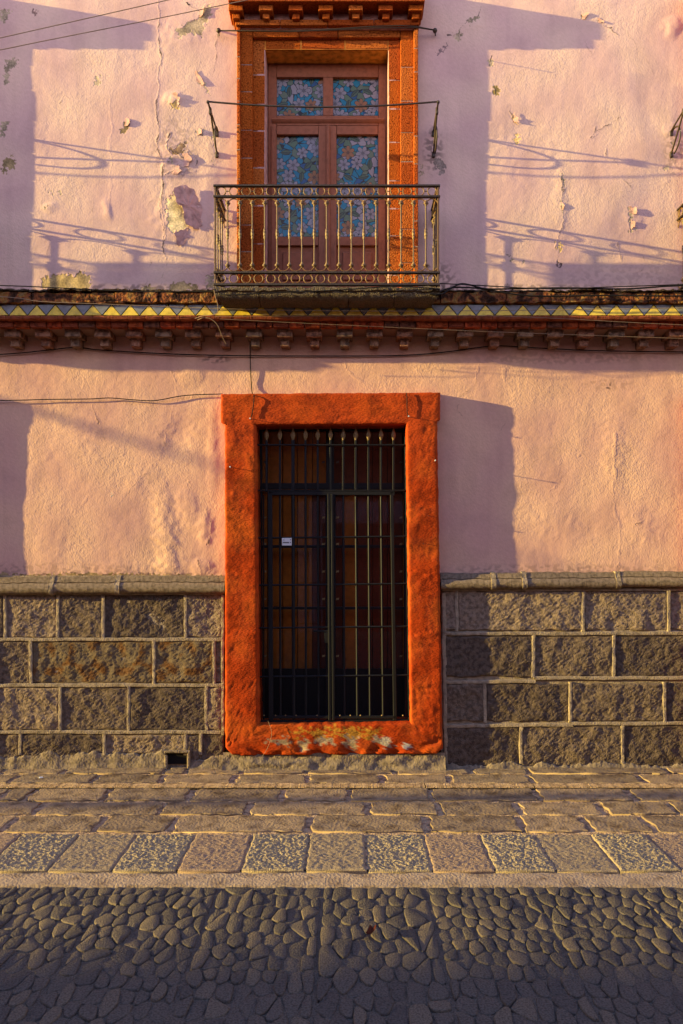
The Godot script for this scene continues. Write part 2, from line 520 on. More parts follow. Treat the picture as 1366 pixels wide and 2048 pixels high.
# colour and relief of a painted wall: grain, worn patches, cracks (patch and crack points in photograph pixels at z = 0)
func wall_textures(x0: float, x1: float, y0: float, y1: float, w: int, h: int, base: Color, soft: float, patches: Array, cracks: Array, dirt: Array) -> Array:
	var hgt := PackedFloat32Array()
	hgt.resize(w * h)
	var alb := PackedByteArray()
	alb.resize(w * h * 3)
	var n1 := fnl(FastNoiseLite.TYPE_SIMPLEX, 24.0, 41, 1)
	var n2 := fnl(FastNoiseLite.TYPE_SIMPLEX_SMOOTH, 2.4, 42, 1)
	var n3 := fnl(FastNoiseLite.TYPE_SIMPLEX, 75.0, 43, 1)
	var br := base.r * 255.0
	var bg := base.g * 255.0
	var bb := base.b * 255.0
	for j in h:
		var y := lerpf(y1, y0, (j + 0.5) / h)
		var top := clampf((y - y1 + 0.35) / 0.35, 0.0, 1.0)
		for k in w:
			var x := lerpf(x0, x1, (k + 0.5) / w)
			var a := n1.get_noise_2d(x + y * 0.4, y)
			var b := n2.get_noise_2d(x, y * 0.8)
			var c := n3.get_noise_2d(x + y * 0.3, y * 0.6)
			var q := j * w + k
			hgt[q] = 0.5 + (a * absf(a) * 0.036 * (0.6 + b) + c * (0.046 + 0.02 * b)) * soft
			var s := 1.0 + b * 0.035 + a * 0.012 + c * 0.012
			s -= 0.022 * smoothstep(0.1, 0.6, n2.get_noise_2d(x * 3.2, y * 0.28 + 5.0)) + 0.03 * smoothstep(0.15, 0.6, n2.get_noise_2d(x * 1.1 + 9.0, y * 1.3))
			alb[q * 3] = clampi(int(br * s), 0, 255)
			alb[q * 3 + 1] = clampi(int(bg * (s + b * 0.02)), 0, 255)
			alb[q * 3 + 2] = clampi(int(bb * (s - b * 0.015)), 0, 255)
	var kx := w / (x1 - x0)
	var ky := h / (y1 - y0)
	for d in dirt:   # [px, py, rx, ry, strength]: grime of its own shape
		var c := P(d[0], d[1])
		var rx: float = d[2] / 266.7
		var ry: float = d[3] / 266.7
		for j in range(clampi(int((y1 - c.y - ry) * ky), 0, h), clampi(int((y1 - c.y + ry) * ky), 0, h)):
			for k in range(clampi(int((c.x - rx - x0) * kx), 0, w), clampi(int((c.x + rx - x0) * kx), 0, w)):
				var x := x0 + k / kx
				var y := y1 - j / ky
				var r := 1.0 - sqrt(pow((x - c.x) / rx, 2.0) + pow((y - c.y) / ry, 2.0))
				if r <= 0.0:
					continue
				var s: float = 1.0 - d[4] * smoothstep(0.0, 0.6, r) * smoothstep(-0.3, 0.5, n1.get_noise_2d(x * 0.8, y * 1.1) + n2.get_noise_2d(x * 5.0, y * 6.0))
				var q := (j * w + k) * 3
				for e in 3:
					alb[q + e] = int(alb[q + e] * s)
	for pt in patches:   # {p: polygon, c: colour, d: depth cm}
		var poly := PackedVector2Array()
		var lo := Vector2(1e9, 1e9)
		var hi := -lo
		for q in pt.p:
			var p3 := P(q[0], q[1])
			var p2 := Vector2((p3.x - x0) * kx, (y1 - p3.y) * ky)
			poly.append(p2)
			lo = lo.min(p2)
			hi = hi.max(p2)
		for j in range(clampi(int(lo.y) - 4, 0, h), clampi(int(hi.y) + 5, 0, h)):
			for k in range(clampi(int(lo.x) - 4, 0, w), clampi(int(hi.x) + 5, 0, w)):
				var wx := n1.get_noise_2d(k * 0.0045, j * 0.0045) * 3.5 + n1.get_noise_2d(k * 0.014, j * 0.014 + 9.0) * 1.6
				var wy := n1.get_noise_2d(k * 0.0045 + 50.0, j * 0.0045) * 3.5
				if not Geometry2D.is_point_in_polygon(Vector2(k + wx, j + wy), poly):
					continue
				var q := j * w + k
				var s := 0.93 + 0.16 * n1.get_noise_2d(k * 0.0016, j * 0.0016) + 0.10 * n1.get_noise_2d(k * 0.009, j * 0.009)
				hgt[q] -= pt.d * (0.7 + 0.3 * n1.get_noise_2d(k * 0.0015, j * 0.0015))
				var cc: Color = pt.c
				alb[q * 3] = clampi(int(cc.r * 255.0 * s), 0, 255)
				alb[q * 3 + 1] = clampi(int(cc.g * 255.0 * s), 0, 255)
				alb[q * 3 + 2] = clampi(int(cc.b * 255.0 * s), 0, 255)
	for cr in cracks:   # {p: polyline, w: px, d: cm, lip: cm}
		var pts: Array = cr.p
		for s in pts.size() - 1:
			var a := P(pts[s][0], pts[s][1])
			var b := P(pts[s + 1][0], pts[s + 1][1])
			var m := int(a.distance_to(b) * kx * 1.5) + 1
			for t in m:
				var p := a.lerp(b, float(t) / m)
				p.x += n1.get_noise_2d(p.y * 0.9, s * 0.2 + 1.0) * 0.004 + n1.get_noise_2d(p.y * 0.22, 5.0) * 0.012 + n1.get_noise_2d(p.y * 2.6, 15.0) * 0.0025
				p.y += n1.get_noise_2d(p.x * 0.6, s * 0.2 + 7.0) * 0.008 + n1.get_noise_2d(p.x * 2.6, 27.0) * 0.003
				var cx := (p.x - x0) * kx
				var cy := (y1 - p.y) * ky
				var wd: float = cr.w * (0.45 + 1.3 * maxf(0.0, n1.get_noise_2d(p.x * 0.35 + 4.0, p.y * 0.35)))
				for j in range(maxi(0, int(cy - wd - 2.0)), mini(h, int(cy + wd + 3.0))):
					for k in range(maxi(0, int(cx - wd * 2.5 - 2.0)), mini(w, int(cx + wd * 2.5 + 3.0))):
						var dd := Vector2(k - cx, j - cy).length()
						var q := j * w + k
						if dd < wd:
							hgt[q] = minf(hgt[q], 0.5 - cr.d * (1.0 - dd / wd))
							if cr.get("dark", 0.0) > 0.0 and dd < wd * 0.7:
								for e in 3:
									alb[q * 3 + e] = maxi(int(alb[q * 3 + e] * (1.0 - cr.dark * 0.5)), 40)
						elif dd < wd * 2.4 and cr.lip > 0.0:
							hgt[q] = maxf(hgt[q], 0.5 + cr.lip * (1.0 - (dd - wd) / (wd * 1.4)))
	var him := Image.create_from_data(w, h, false, Image.FORMAT_RF, hgt.to_byte_array())
	var aim := Image.create_from_data(w, h, false, Image.FORMAT_RGB8, alb)
	return [ImageTexture.create_from_image(aim), ImageTexture.create_from_image(him)]

func wall_mat(tx: Array) -> StandardMaterial3D:
	var m := StandardMaterial3D.new()
	m.albedo_texture = tx[0]
	m.roughness = 0.88
	m.metallic_specular = 0.25
	m.heightmap_enabled = true
	m.heightmap_texture = tx[1]
	m.heightmap_scale = 1.0
	return m

# a paint flake peeling off: polygon in photograph pixels; it hangs on at the hinge line and lifts away from it
func flake(poly: Array, hinge: Array, lift: float, parent: Node, mt: Material, base := 0.003) -> void:
	var mb := MB.new()
	var a := P(hinge[0][0], hinge[0][1])
	var b := P(hinge[1][0], hinge[1][1])
	var hd := (b - a).normalized()
	var ring := []
	var far := 0.001
	var m := poly.size()
	for k in m:
		var p := P(poly[k][0], poly[k][1])
		var q := P(poly[(k + 1) % m][0], poly[(k + 1) % m][1])
		for t in 4:
			var r := p.lerp(q, t / 4.0)
			r.x += nz.get_noise_2d(r.x * 40.0, r.y * 40.0) * 0.012
			r.y += nz.get_noise_2d(r.x * 40.0 + 9.0, r.y * 40.0) * 0.012
			ring.append(r)
			far = maxf(far, absf((r - a).cross(hd).length()))
	var ce := Vector3.ZERO
	for r in ring:
		ce += r
	ce /= ring.size()
	var rows := [0.0, 0.4, 0.75, 1.0]
	var tops := []
	for s in rows:
		var row := []
		for r in ring:
			var p: Vector3 = ce.lerp(r, s)
			var dist := (p - a).cross(hd).length() / far
			p.z = base + lift * pow(dist, 1.4) + nz.get_noise_2d(p.x * 25.0, p.y * 25.0) * lift * 0.15
			row.append(p)
		tops.append(row)
	for side in 2:
		var off := Vector3(0, 0, -0.0018) if side else Vector3.ZERO
		var nn := Vector3(0, 0, -1.0 if side else 1.0)
		var ids := []
		for row in tops:
			var idr := []
			for k in row.size():
				idr.append(mb.vert(row[k] + off, nn))
			ids.append(idr)
		var cnt: int = ring.size()
		for s in 3:
			for k in cnt:
				var k2 := (k + 1) % cnt
				# slope-aware normals
				mb.quad(ids[s][k], ids[s][k2], ids[s + 1][k2], ids[s + 1][k])
	for q in range(0, mb.i.size(), 3):
		pass
	var acc := PackedVector3Array()
	acc.resize(mb.v.size())
	for q in range(0, mb.i.size(), 3):
		var g0 := (mb.v[mb.i[q + 2]] - mb.v[mb.i[q]]).cross(mb.v[mb.i[q + 1]] - mb.v[mb.i[q]])
		for e in 3:
			acc[mb.i[q + e]] += g0
	for q in mb.v.size():
		if acc[q].length() > 0.0:
			mb.n[q] = acc[q].normalized()
	var last: Array = tops[3]
	for k in last.size():
		var p: Vector3 = last[k]
		var q: Vector3 = last[(k + 1) % last.size()]
		var out := ((p + q) * 0.5 - ce)
		out.z = 0.0
		out = out.normalized()
		var off := Vector3(0, 0, -0.0018)
		mb.quad(mb.vert(p, out), mb.vert(q, out), mb.vert(q + off, out), mb.vert(p + off, out))
	obj("paint_flake", mb, mt, parent)

func catenary(a: Vector3, b: Vector3, sag: float, m := 16) -> PackedVector3Array:
	var o := PackedVector3Array()
	for k in m + 1:
		var t := float(k) / m
		o.append(a.lerp(b, t) - Vector3(0, sag * 4.0 * t * (1.0 - t), 0))
	return o

func cable(called: String, label: String, pts: PackedVector3Array, r: float, mt: Material, category := "cable", group := "") -> void:
	var mb := MB.new()
	mb.tube(pts, r, 5)
	tag(obj(called, mb, mt), label, category, group)

func box_of(px0: float, py0: float, px1: float, py1: float, z: float, z0: float, bev := 0.006) -> MB:
	var mb := MB.new()
	var a := P(px0, py1, z)
	var b := P(px1, py0, z)
	mb.box(Vector3((a.x + b.x) * 0.5, (a.y + b.y) * 0.5, (z + z0) * 0.5), Vector3(b.x - a.x, b.y - a.y, z - z0), bev)
	return mb


# ------------------------------------------------------------------ the scene
func _ready() -> void:
	rng.seed = 11
	nz.noise_type = FastNoiseLite.TYPE_SIMPLEX_SMOOTH
	nz.frequency = 1.0
	nz.fractal_type = FastNoiseLite.FRACTAL_NONE
	nz.seed = 7

	var cam := Camera3D.new()
	cam.name = "camera"
	cam.projection = Camera3D.PROJECTION_FRUSTUM
	cam.near = 0.05
	cam.size = 2.0 * 1024.0 / F * cam.near
	cam.frustum_offset = Vector2(-17.0, 71.0) / F * cam.near
	cam.far = 500.0
	cam.position = Vector3(0, E, D)
	add_child(cam)
	cam.current = true

	var we := WorldEnvironment.new()
	we.name = "environment"
	var env := Environment.new()
	env.background_mode = Environment.BG_SKY
	env.tonemap_mode = Environment.TONE_MAPPER_LINEAR
	env.tonemap_exposure = 3.12
	var sky := Sky.new()
	var sm := ProceduralSkyMaterial.new()
	sm.sky_top_color = Color(0.20, 0.275, 0.42)
	sm.sky_horizon_color = Color(0.79, 0.73, 0.715)
	sm.sky_curve = 0.22
	sm.ground_bottom_color = Color(0.2, 0.18, 0.16)
	sm.ground_horizon_color = Color(0.5, 0.42, 0.36)
	sm.sky_energy_multiplier = 1.63
	sky.sky_material = sm
	env.sky = sky
	env.sdfgi_enabled = true
	env.ssao_enabled = true
	env.ssil_enabled = true
	we.environment = env
	add_child(we)

	var sun := DirectionalLight3D.new()
	sun.name = "sun"
	sun.light_color = Color(1.0, 0.895, 0.55)
	sun.light_energy = 1.6
	sun.light_angular_distance = 0.5
	sun.shadow_enabled = true
	add_child(sun)
	sun.look_at_from_position(Vector3.ZERO, SUN, Vector3.UP)

	make_materials()
	build_ground()
	build_pavement()
	build_road()
	var house := build_house()
	build_base(house)
	build_cornice(house)
	build_upper_bays(house)
	build_lower_windows(house)
	build_ironwork()
	build_cables()
	build_fixtures()
	build_street()


func build_ground() -> void:
	var mb := MB.new()
	mb.box(Vector3(0, -0.35, 0), Vector3(300, 0.4, 300), 0.0)
	tag(obj("ground", mb, M.ground), "", "", "", "structure")


func build_pavement() -> void:
	var pv := Node3D.new()
	pv.name = "pavement"
	add_child(pv)
	tag(pv, "grey flagstone pavement with a kerb of alternating pitted stones", "", "", "structure")
	# mortar bed
	var mb := MB.new()
	var pts := PackedVector3Array()
	var nu := 281
	var nv := 52
	for j in nv:
		for k in nu:
			var x := lerpf(-4.2, 4.2, k / float(nu - 1))
			var z := lerpf(1.99, -0.02, j / float(nv - 1))
			pts.append(Vector3(x, -0.003 + nz.get_noise_2d(x * 14.0, z * 14.0) * 0.003 + nz.get_noise_2d(x * 40.0, z * 40.0) * 0.0025, z))
	mb.grid(pts, nu, nv)
	obj("mortar_bed", mb, M.flag_mortar, pv)
	var o := Transform3D(Basis(Vector3(1, 0, 0), Vector3(0, 0, -1), Vector3(0, 1, 0)), Vector3.ZERO)
	var rows := [
		[1535.0, 1548.5, [-330, -150, 10, 130, 333, 375, 486, 615, 788, 940, 1055, 1330, 1480, 1640]],
		[1550.0, 1568.0, [-290, -120, 30, 192, 325, 470, 615, 765, 898, 1060, 1283, 1450, 1600]],
		[1579.0, 1603.0, [-300, -140, 10, 62, 215, 382, 565, 698, 860, 1075, 1263, 1430, 1590]],
		[1605.5, 1630.5, [-330, -170, -70, 80, 325, 500, 735, 878, 1038, 1203, 1343, 1500, 1640]],
		[1633.0, 1665.0, [-330, -150, 20, 200, 347, 617, 853, 1040, 1173, 1298, 1450, 1600, 1720]],
	]
	var q := 0
	for r in rows:
		var za := ZG(r[0])
		var zb := ZG(r[1])
		var zm := (za + zb) * 0.5
		for k in r[2].size() - 1:
			var xa := X(r[2][k], zm) + 0.022
			var xb := X(r[2][k + 1], zm) - 0.022
			if xb < -3.6 or xa > 3.6:
				continue
			var h := rng.randf_range(-0.002, 0.006)
			var st := stone_block(o, xa, xb, -zb + 0.009, -za - 0.009, -0.03, 0.006 + h, 0.024, [[0.0032, 4.0], [0.0014, 13.0], [0.0010, 40.0]], 0.006, 0.018, rng.randf_range(-0.07, 0.07))
			obj("flagstone", st, M.flag[(q * 7 + k) % 3], pv)
		q += 1
	# the grooved strip: three thin raised ribs on a mortar band
	for k in 3:
		var z := lerpf(ZG(1569.5), ZG(1577.0), (k + 0.5) / 3.0)
		var xs := [-4.2, X(850, 0.5), X(1066, 0.5), 4.2]
		for s in 3:
			var rb := MB.new()
			var pr := PackedVector2Array([Vector2(z - 0.0125, -0.01), Vector2(z - 0.0105, 0.012), Vector2(z + 0.0105, 0.012), Vector2(z + 0.0125, -0.01)])
			rb.extrude(pr, xs[s] + 0.004, xs[s + 1] - 0.004, 0.05, nz, 0.003, 9.0)
			obj("rib", rb, M.flag_mortar, pv)
	var rs := MB.new()
	rs.box(Vector3(0, -0.006, (ZG(1567.5) + ZG(1578.5)) * 0.5), Vector3(8.4, 0.02, ZG(1578.5) - ZG(1567.5)), 0.002)
	obj("rib_bed", rs, M.ledge_dark, pv)
	# kerb stones
	var kz0 := ZG(1669.5)
	var kz1 := ZG(1741.0)
	var kx := [-310, -190, -68, 45, 161, 276, 391, 506, 620, 730, 847, 958, 1067, 1179, 1290, 1404, 1518, 1630]
	for k in kx.size() - 1:
		var xa := X(kx[k], kz0) + 0.004
		var xb := X(kx[k + 1], kz0) - 0.004
		var rough := k % 2 == 1
		var layers := [[0.003, 14.0], [0.0060, 58.0]] if rough else [[0.0015, 12.0], [0.0036, 62.0]]
		var st := stone_block(o, xa, xb, -kz1, -kz0, -0.12, 0.004 + rng.randf_range(-0.003, 0.004), 0.006 if rough else 0.0075, layers, 0.010, 0.006)
		obj("kerb_stone", st, M.kerb_rough if rough else M.kerb_fine[k / 2 % 2], pv)
	var gt := MB.new()
	gt.extrude(PackedVector2Array([Vector2(kz1 - 0.02, -0.016), Vector2(kz1 + 0.01, -0.012), Vector2(kz1 + 0.06, -0.018), Vector2(kz1 + 0.115, -0.030), Vector2(kz1 + 0.135, -0.07)]), -4.2, 4.2, 0.02, nz, 0.007, 10.0)
	obj("gutter", gt, M.gutter, pv)
	for s in [-1, 1]:
		var fl := MB.new()
		fl.box(Vector3(s * 29.2, -0.08, 0.99), Vector3(50, 0.16, 2.0), 0.01)
		obj("pavement_run", fl, M.flag[0], pv)


func clip_half(poly: PackedVector2Array, p: Vector2, nn: Vector2) -> PackedVector2Array:
	var o := PackedVector2Array()
	var m := poly.size()
	for k in m:
		var a := poly[k]
		var b := poly[(k + 1) % m]
		var da := (a - p).dot(nn)
		var db := (b - p).dot(nn)
		if da <= 0.0:
			o.append(a)
		if (da < 0.0 and db > 0.0) or (da > 0.0 and db < 0.0):
			o.append(a.lerp(b, da / (da - db)))
	return o


func build_road() -> void:
	var rd := Node3D.new()
	rd.name = "road"
	add_child(rd)
	tag(rd, "worn grey cobbled road half in sun, half in shade", "", "", "structure")
	var z0 := ZG(1741.0) + 0.115
	var top := -0.034
	var mb := MB.new()
	var pts := PackedVector3Array()
	var nu := 240
	var nv := 72
	for j in nv:
		for k in nu:
			var x := lerpf(-3.6, 3.6, k / float(nu - 1))
			var z := lerpf(4.3, z0 - 0.03, j / float(nv - 1))
			pts.append(Vector3(x, top - 0.0080 + nz.get_noise_2d(x * 6.0, z * 6.0) * 0.003 + nz.get_noise_2d(x * 26.0, z * 20.0) * 0.0035, z))
	mb.grid(pts, nu, nv)
	obj("road_bed", mb, M.cobble_bed, rd)
	for b in [[Vector3(-41.8, 0, 0), 76.4, z0, 9.0], [Vector3(41.8, 0, 0), 76.4, z0, 9.0], [Vector3.ZERO, 7.2, 4.3, 9.0]]:
		var sh := MB.new()
		sh.box(Vector3(b[0].x, top - 0.06, (b[2] + b[3]) * 0.5), Vector3(b[1], 0.1, b[3] - b[2]), 0.0)
		obj("road_run", sh, M.asphalt, rd)
	# cobbles: cells of a jittered pattern, in lanes parted by straight joints
	var lane := 0.515
	var seeds := []
	var owner := []
	for li in range(-7, 8):
		var xl := -0.65 + li * lane
		var row := 0
		var z := z0 + 0.05
		while z < 4.3:
			var cnt: int = [7, 7, 8, 8, 9][rng.randi() % 5]
			for s in cnt:
				var w := lane / cnt
				if rng.randf() < 0.07:
					continue
				seeds.append(Vector2(xl + (s + 0.5) * w + (rng.randf_range(-0.22, 0.22) + (0.2 if row % 2 else -0.2)) * w, z + rng.randf_range(-0.34, 0.34) * 0.12))
				owner.append(li)
			z += rng.randf_range(0.090, 0.130)
			row += 1
	var cells := []
	for a in seeds.size():
		var p: Vector2 = seeds[a]
		var xl: float = -0.65 + owner[a] * lane
		var poly := PackedVector2Array([Vector2(xl + 0.005, maxf(z0 + 0.002, p.y - 0.3)), Vector2(xl + lane - 0.005, maxf(z0 + 0.002, p.y - 0.3)), Vector2(xl + lane - 0.005, p.y + 0.3), Vector2(xl + 0.005, p.y + 0.3)])
		for b in seeds.size():
			if a == b or owner[a] != owner[b]:
				continue
			var q: Vector2 = seeds[b]
			if absf(q.y - p.y) > 0.32:
				continue
			# stretched metric: stones are longer along z
			var d := Vector2(q.x - p.x, (q.y - p.y) * 0.50)
			poly = clip_half(poly, (p + q) * 0.5, Vector2(d.x, d.y * 0.50))
			if poly.size() < 3:
				break
		if poly.size() >= 3:
			cells.append(poly)
	var seen := []
	for poly in cells:
		var ce := Vector2.ZERO
		for q in poly:
			ce += q
		ce /= poly.size()
		var dcam := D - ce.y
		var px := 700.0 + ce.x * F / dcam
		var vis: bool = px > -20.0 and px < 1386.0 and ce.y < 3.42 and ce.y > 2.76
		seen.append([1 if vis else 0, ce, poly])
	var rest := [MB.new(), MB.new(), MB.new()]
	var made := 0
	for s in seen:
		var mb2: MB = MB.new() if s[0] == 1 else rest[rng.randi() % 3]
		var poly: PackedVector2Array = s[2]
		var sm := PackedVector2Array()
		for k in poly.size():
			var a := poly[k]
			var b := poly[(k + 1) % poly.size()]
			if a.distance_to(b) < 0.004:
				continue
			sm.append(a.lerp(b, 0.20))
			sm.append(a.lerp(b, 0.80))
		if sm.size() < 5:
			continue
		var sm2 := PackedVector2Array()
		for k in sm.size():
			var a := sm[k]
			var b := sm[(k + 1) % sm.size()]
			sm2.append(a.lerp(b, 0.25) if k % 2 == 0 else a.lerp(b, 0.2))
			if k % 2 == 0:
				sm2.append(a.lerp(b, 0.75))
		sm = sm2
		var hh := rng.randf_range(-0.0045, 0.0035)
		var gap := rng.randf_range(0.0012, 0.0035)
		var ce: Vector2 = s[1]
		var tx := rng.randf_range(-0.03, 0.04)
		var tz := rng.randf_range(-0.03, 0.03)
		var m := sm.size()
		var gpts := PackedVector3Array()
		var sc := [[0.0, -0.020], [0.0007, -0.0080], [0.0024, -0.0024], [0.0062, 0.0]]
		for rg in sc:
			for k in m:
				var d := sm[k] - ce
				var l := d.length()
				var q: Vector2 = ce + d * maxf(0.15, (l - gap - rg[0]) / l)
				gpts.append(Vector3(q.x, top + hh + rg[1] + tx * (q.x - ce.x) + tz * (q.y - ce.y) + nz.get_noise_2d(q.x * 18.0, q.y * 18.0) * 0.0022, q.y))
		var b0: int = mb2.v.size()
		mb2.grid(gpts, m, 4, true, true)
		# make sure the ring faces up whichever way the cell runs
		if mb2.n[b0 + m * 3].y < 0.0:
			mb2.v.resize(b0)
			mb2.n.resize(b0)
			mb2.uv.resize(b0)
			mb2.c.resize(b0)
			mb2.i.resize(mb2.i.size() - m * 18)
			mb2.grid(gpts, m, 4, true, false)
		for k in m:
			mb2.n[b0 + m * 3 + k] = (mb2.n[b0 + m * 3 + k] * 0.30 + Vector3(-tx + nz.get_noise_2d(sm[k].x * 40.0, sm[k].y * 40.0) * 0.12, 0.70, -tz)).normalized().normalized()
		var cc: int = mb2.vert(Vector3(ce.x, top + hh + 0.0005 + nz.get_noise_2d(ce.x * 18.0, ce.y * 18.0) * 0.0022, ce.y), Vector3.UP)
		for k in m:
			mb2.tri(cc, b0 + m * 3 + k, b0 + m * 3 + (k + 1) % m)
		if s[0] == 1:
			obj("cobble", mb2, M.cobble[made % 3 if rng.randf() < 0.5 else 0], rd)
			made += 1
	for k in 3:
		tag(obj("cobbles_beyond", rest[k], M.cobble[k], rd), "", "", "", "stuff")


# ------------------------------------------------------------------ the house
func build_house() -> Node3D:
	var h := thing("town_house", "pink plastered two-storey house with orange window surrounds and dark stone base", "building")
	# openings behind the surrounds
	var up := []
	var lo := []
	for b in [-1, 0, 1]:
		up.append(Rect2(-0.70 + b * REP, 3.0, 1.06, 2.42))
		lo.append(Rect2(-0.77 + b * 3.5, 0.0, 1.30, 2.64))
	var gy := Color(0.66, 0.59, 0.48)
	var yw := Color(0.84, 0.71, 0.46)
	var ul := [
		{"p": [[420, 10], [423, 30], [408, 50], [402, 75], [380, 62], [358, 78], [353, 60], [372, 48], [395, 38], [405, 15]], "c": gy, "d": 0.3},
		{"p": [[0, 22], [24, 18], [14, 36], [6, 46], [0, 40]], "c": gy, "d": 0.25},
		{"p": [[14, 118], [35, 118], [32, 136], [18, 140], [15, 166], [8, 168], [10, 135]], "c": gy, "d": 0.25},
		{"p": [[0, 246], [18, 244], [10, 262], [4, 276], [0, 270]], "c": gy, "d": 0.25},
		{"p": [[6, 318], [20, 312], [30, 322], [26, 340], [14, 334], [8, 350], [3, 338]], "c": Color(0.60, 0.52, 0.37), "d": 0.3},
		{"p": [[65, 18], [73, 20], [70, 31], [64, 28]], "c": Color(0.5, 0.4, 0.36), "d": 0.12},
		{"p": [[190, 152], [198, 152], [200, 168], [190, 168]], "c": gy, "d": 0.2},
		{"p": [[250, 243], [262, 243], [254, 262], [239, 265]], "c": Color(0.5, 0.42, 0.3), "d": 0.3},
		{"p": [[338, 206], [356, 202], [356, 216], [344, 219]], "c": yw, "d": 0.4},
		{"p": [[391, 140], [402, 158], [414, 172], [420, 192], [409, 176], [398, 166]], "c": gy, "d": 0.3},
		{"p": [[392, 262], [402, 260], [406, 270], [396, 272]], "c": gy, "d": 0.25},
		{"p": [[340, 300], [372, 282], [366, 306], [352, 312]], "c": Color(0.62, 0.5, 0.38), "d": 0.25},
		{"p": [[332, 404], [350, 380], [354, 392], [366, 412], [376, 450], [368, 470], [352, 464], [340, 466], [334, 440]], "c": Color(0.86, 0.78, 0.60), "d": 0.45},
		{"p": [[84, 578], [86, 556], [120, 548], [150, 552], [162, 542], [178, 552], [180, 578]], "c": Color(0.70, 0.60, 0.40), "d": 0.35},
		{"p": [[335, 580], [345, 566], [365, 564], [394, 572], [396, 580]], "c": Color(0.66, 0.58, 0.42), "d": 0.3},
		{"p": [[278, 580], [292, 568], [306, 572], [308, 580]], "c": Color(0.66, 0.58, 0.42), "d": 0.3},
		{"p": [[412, 552], [428, 548], [428, 578], [414, 574]], "c": gy, "d": 0.3},
		{"p": [[934, 38], [946, 36], [958, 30], [955, 40], [942, 44], [938, 52]], "c": gy, "d": 0.25},
		{"p": [[908, 68], [922, 62], [918, 84], [914, 84]], "c": gy, "d": 0.3},
		{"p": [[890, 86], [894, 84], [890, 98], [876, 110], [874, 106], [886, 98]], "c": Color(0.52, 0.43, 0.42), "d": 0.15},
		{"p": [[1164, 26], [1176, 28], [1168, 42], [1164, 40]], "c": Color(0.72, 0.58, 0.34), "d": 0.3},
		{"p": [[1196, 36], [1204, 44], [1208, 48], [1198, 48]], "c": gy, "d": 0.25},
		{"p": [[978, 118], [984, 120], [986, 130], [978, 130]], "c": gy, "d": 0.25},
		{"p": [[986, 172], [996, 174], [998, 186], [988, 190]], "c": Color(0.58, 0.50, 0.32), "d": 0.3},
		{"p": [[1024, 226], [1030, 236], [1034, 246], [1028, 244]], "c": yw, "d": 0.3},
		{"p": [[1028, 272], [1036, 266], [1040, 284], [1030, 286]], "c": yw, "d": 0.3},
		{"p": [[1112, 484], [1124, 488], [1124, 502], [1114, 502]], "c": yw, "d": 0.3},
		{"p": [[1254, 416], [1268, 420], [1262, 438], [1270, 460], [1258, 466], [1258, 440]], "c": gy, "d": 0.3},
		{"p": [[1122, 346], [1128, 352], [1128, 372], [1122, 366]], "c": gy, "d": 0.25},
		{"p": [[1122, 402], [1126, 408], [1128, 422], [1121, 424]], "c": gy, "d": 0.25},
		{"p": [[1116, 522], [1126, 524], [1122, 536], [1116, 532]], "c": Color(0.4, 0.32, 0.3), "d": 0.25},
		{"p": [[864, 318], [876, 314], [888, 330], [890, 344], [880, 350], [872, 336]], "c": Color(0.52, 0.46, 0.42), "d": 0.2},
	]
	for k in 26:   # small chips along the cracked strip and about the awning bolts
		var cx: float = [352.0, 432.0, 866.0, 1345.0, 100.0, 1030.0][k % 6] + rng.randf_range(-28, 28)
		var cy: float = [320.0, 300.0, 320.0, 310.0, 410.0, 540.0][k % 6] + rng.randf_range(-40, 40)
		var r := rng.randf_range(2.0, 4.5)
		ul.append({"p": [[cx - r, cy], [cx, cy - r * 1.3], [cx + r, cy - r * 0.2], [cx + r * 0.3, cy + r]], "c": gy, "d": 0.2})
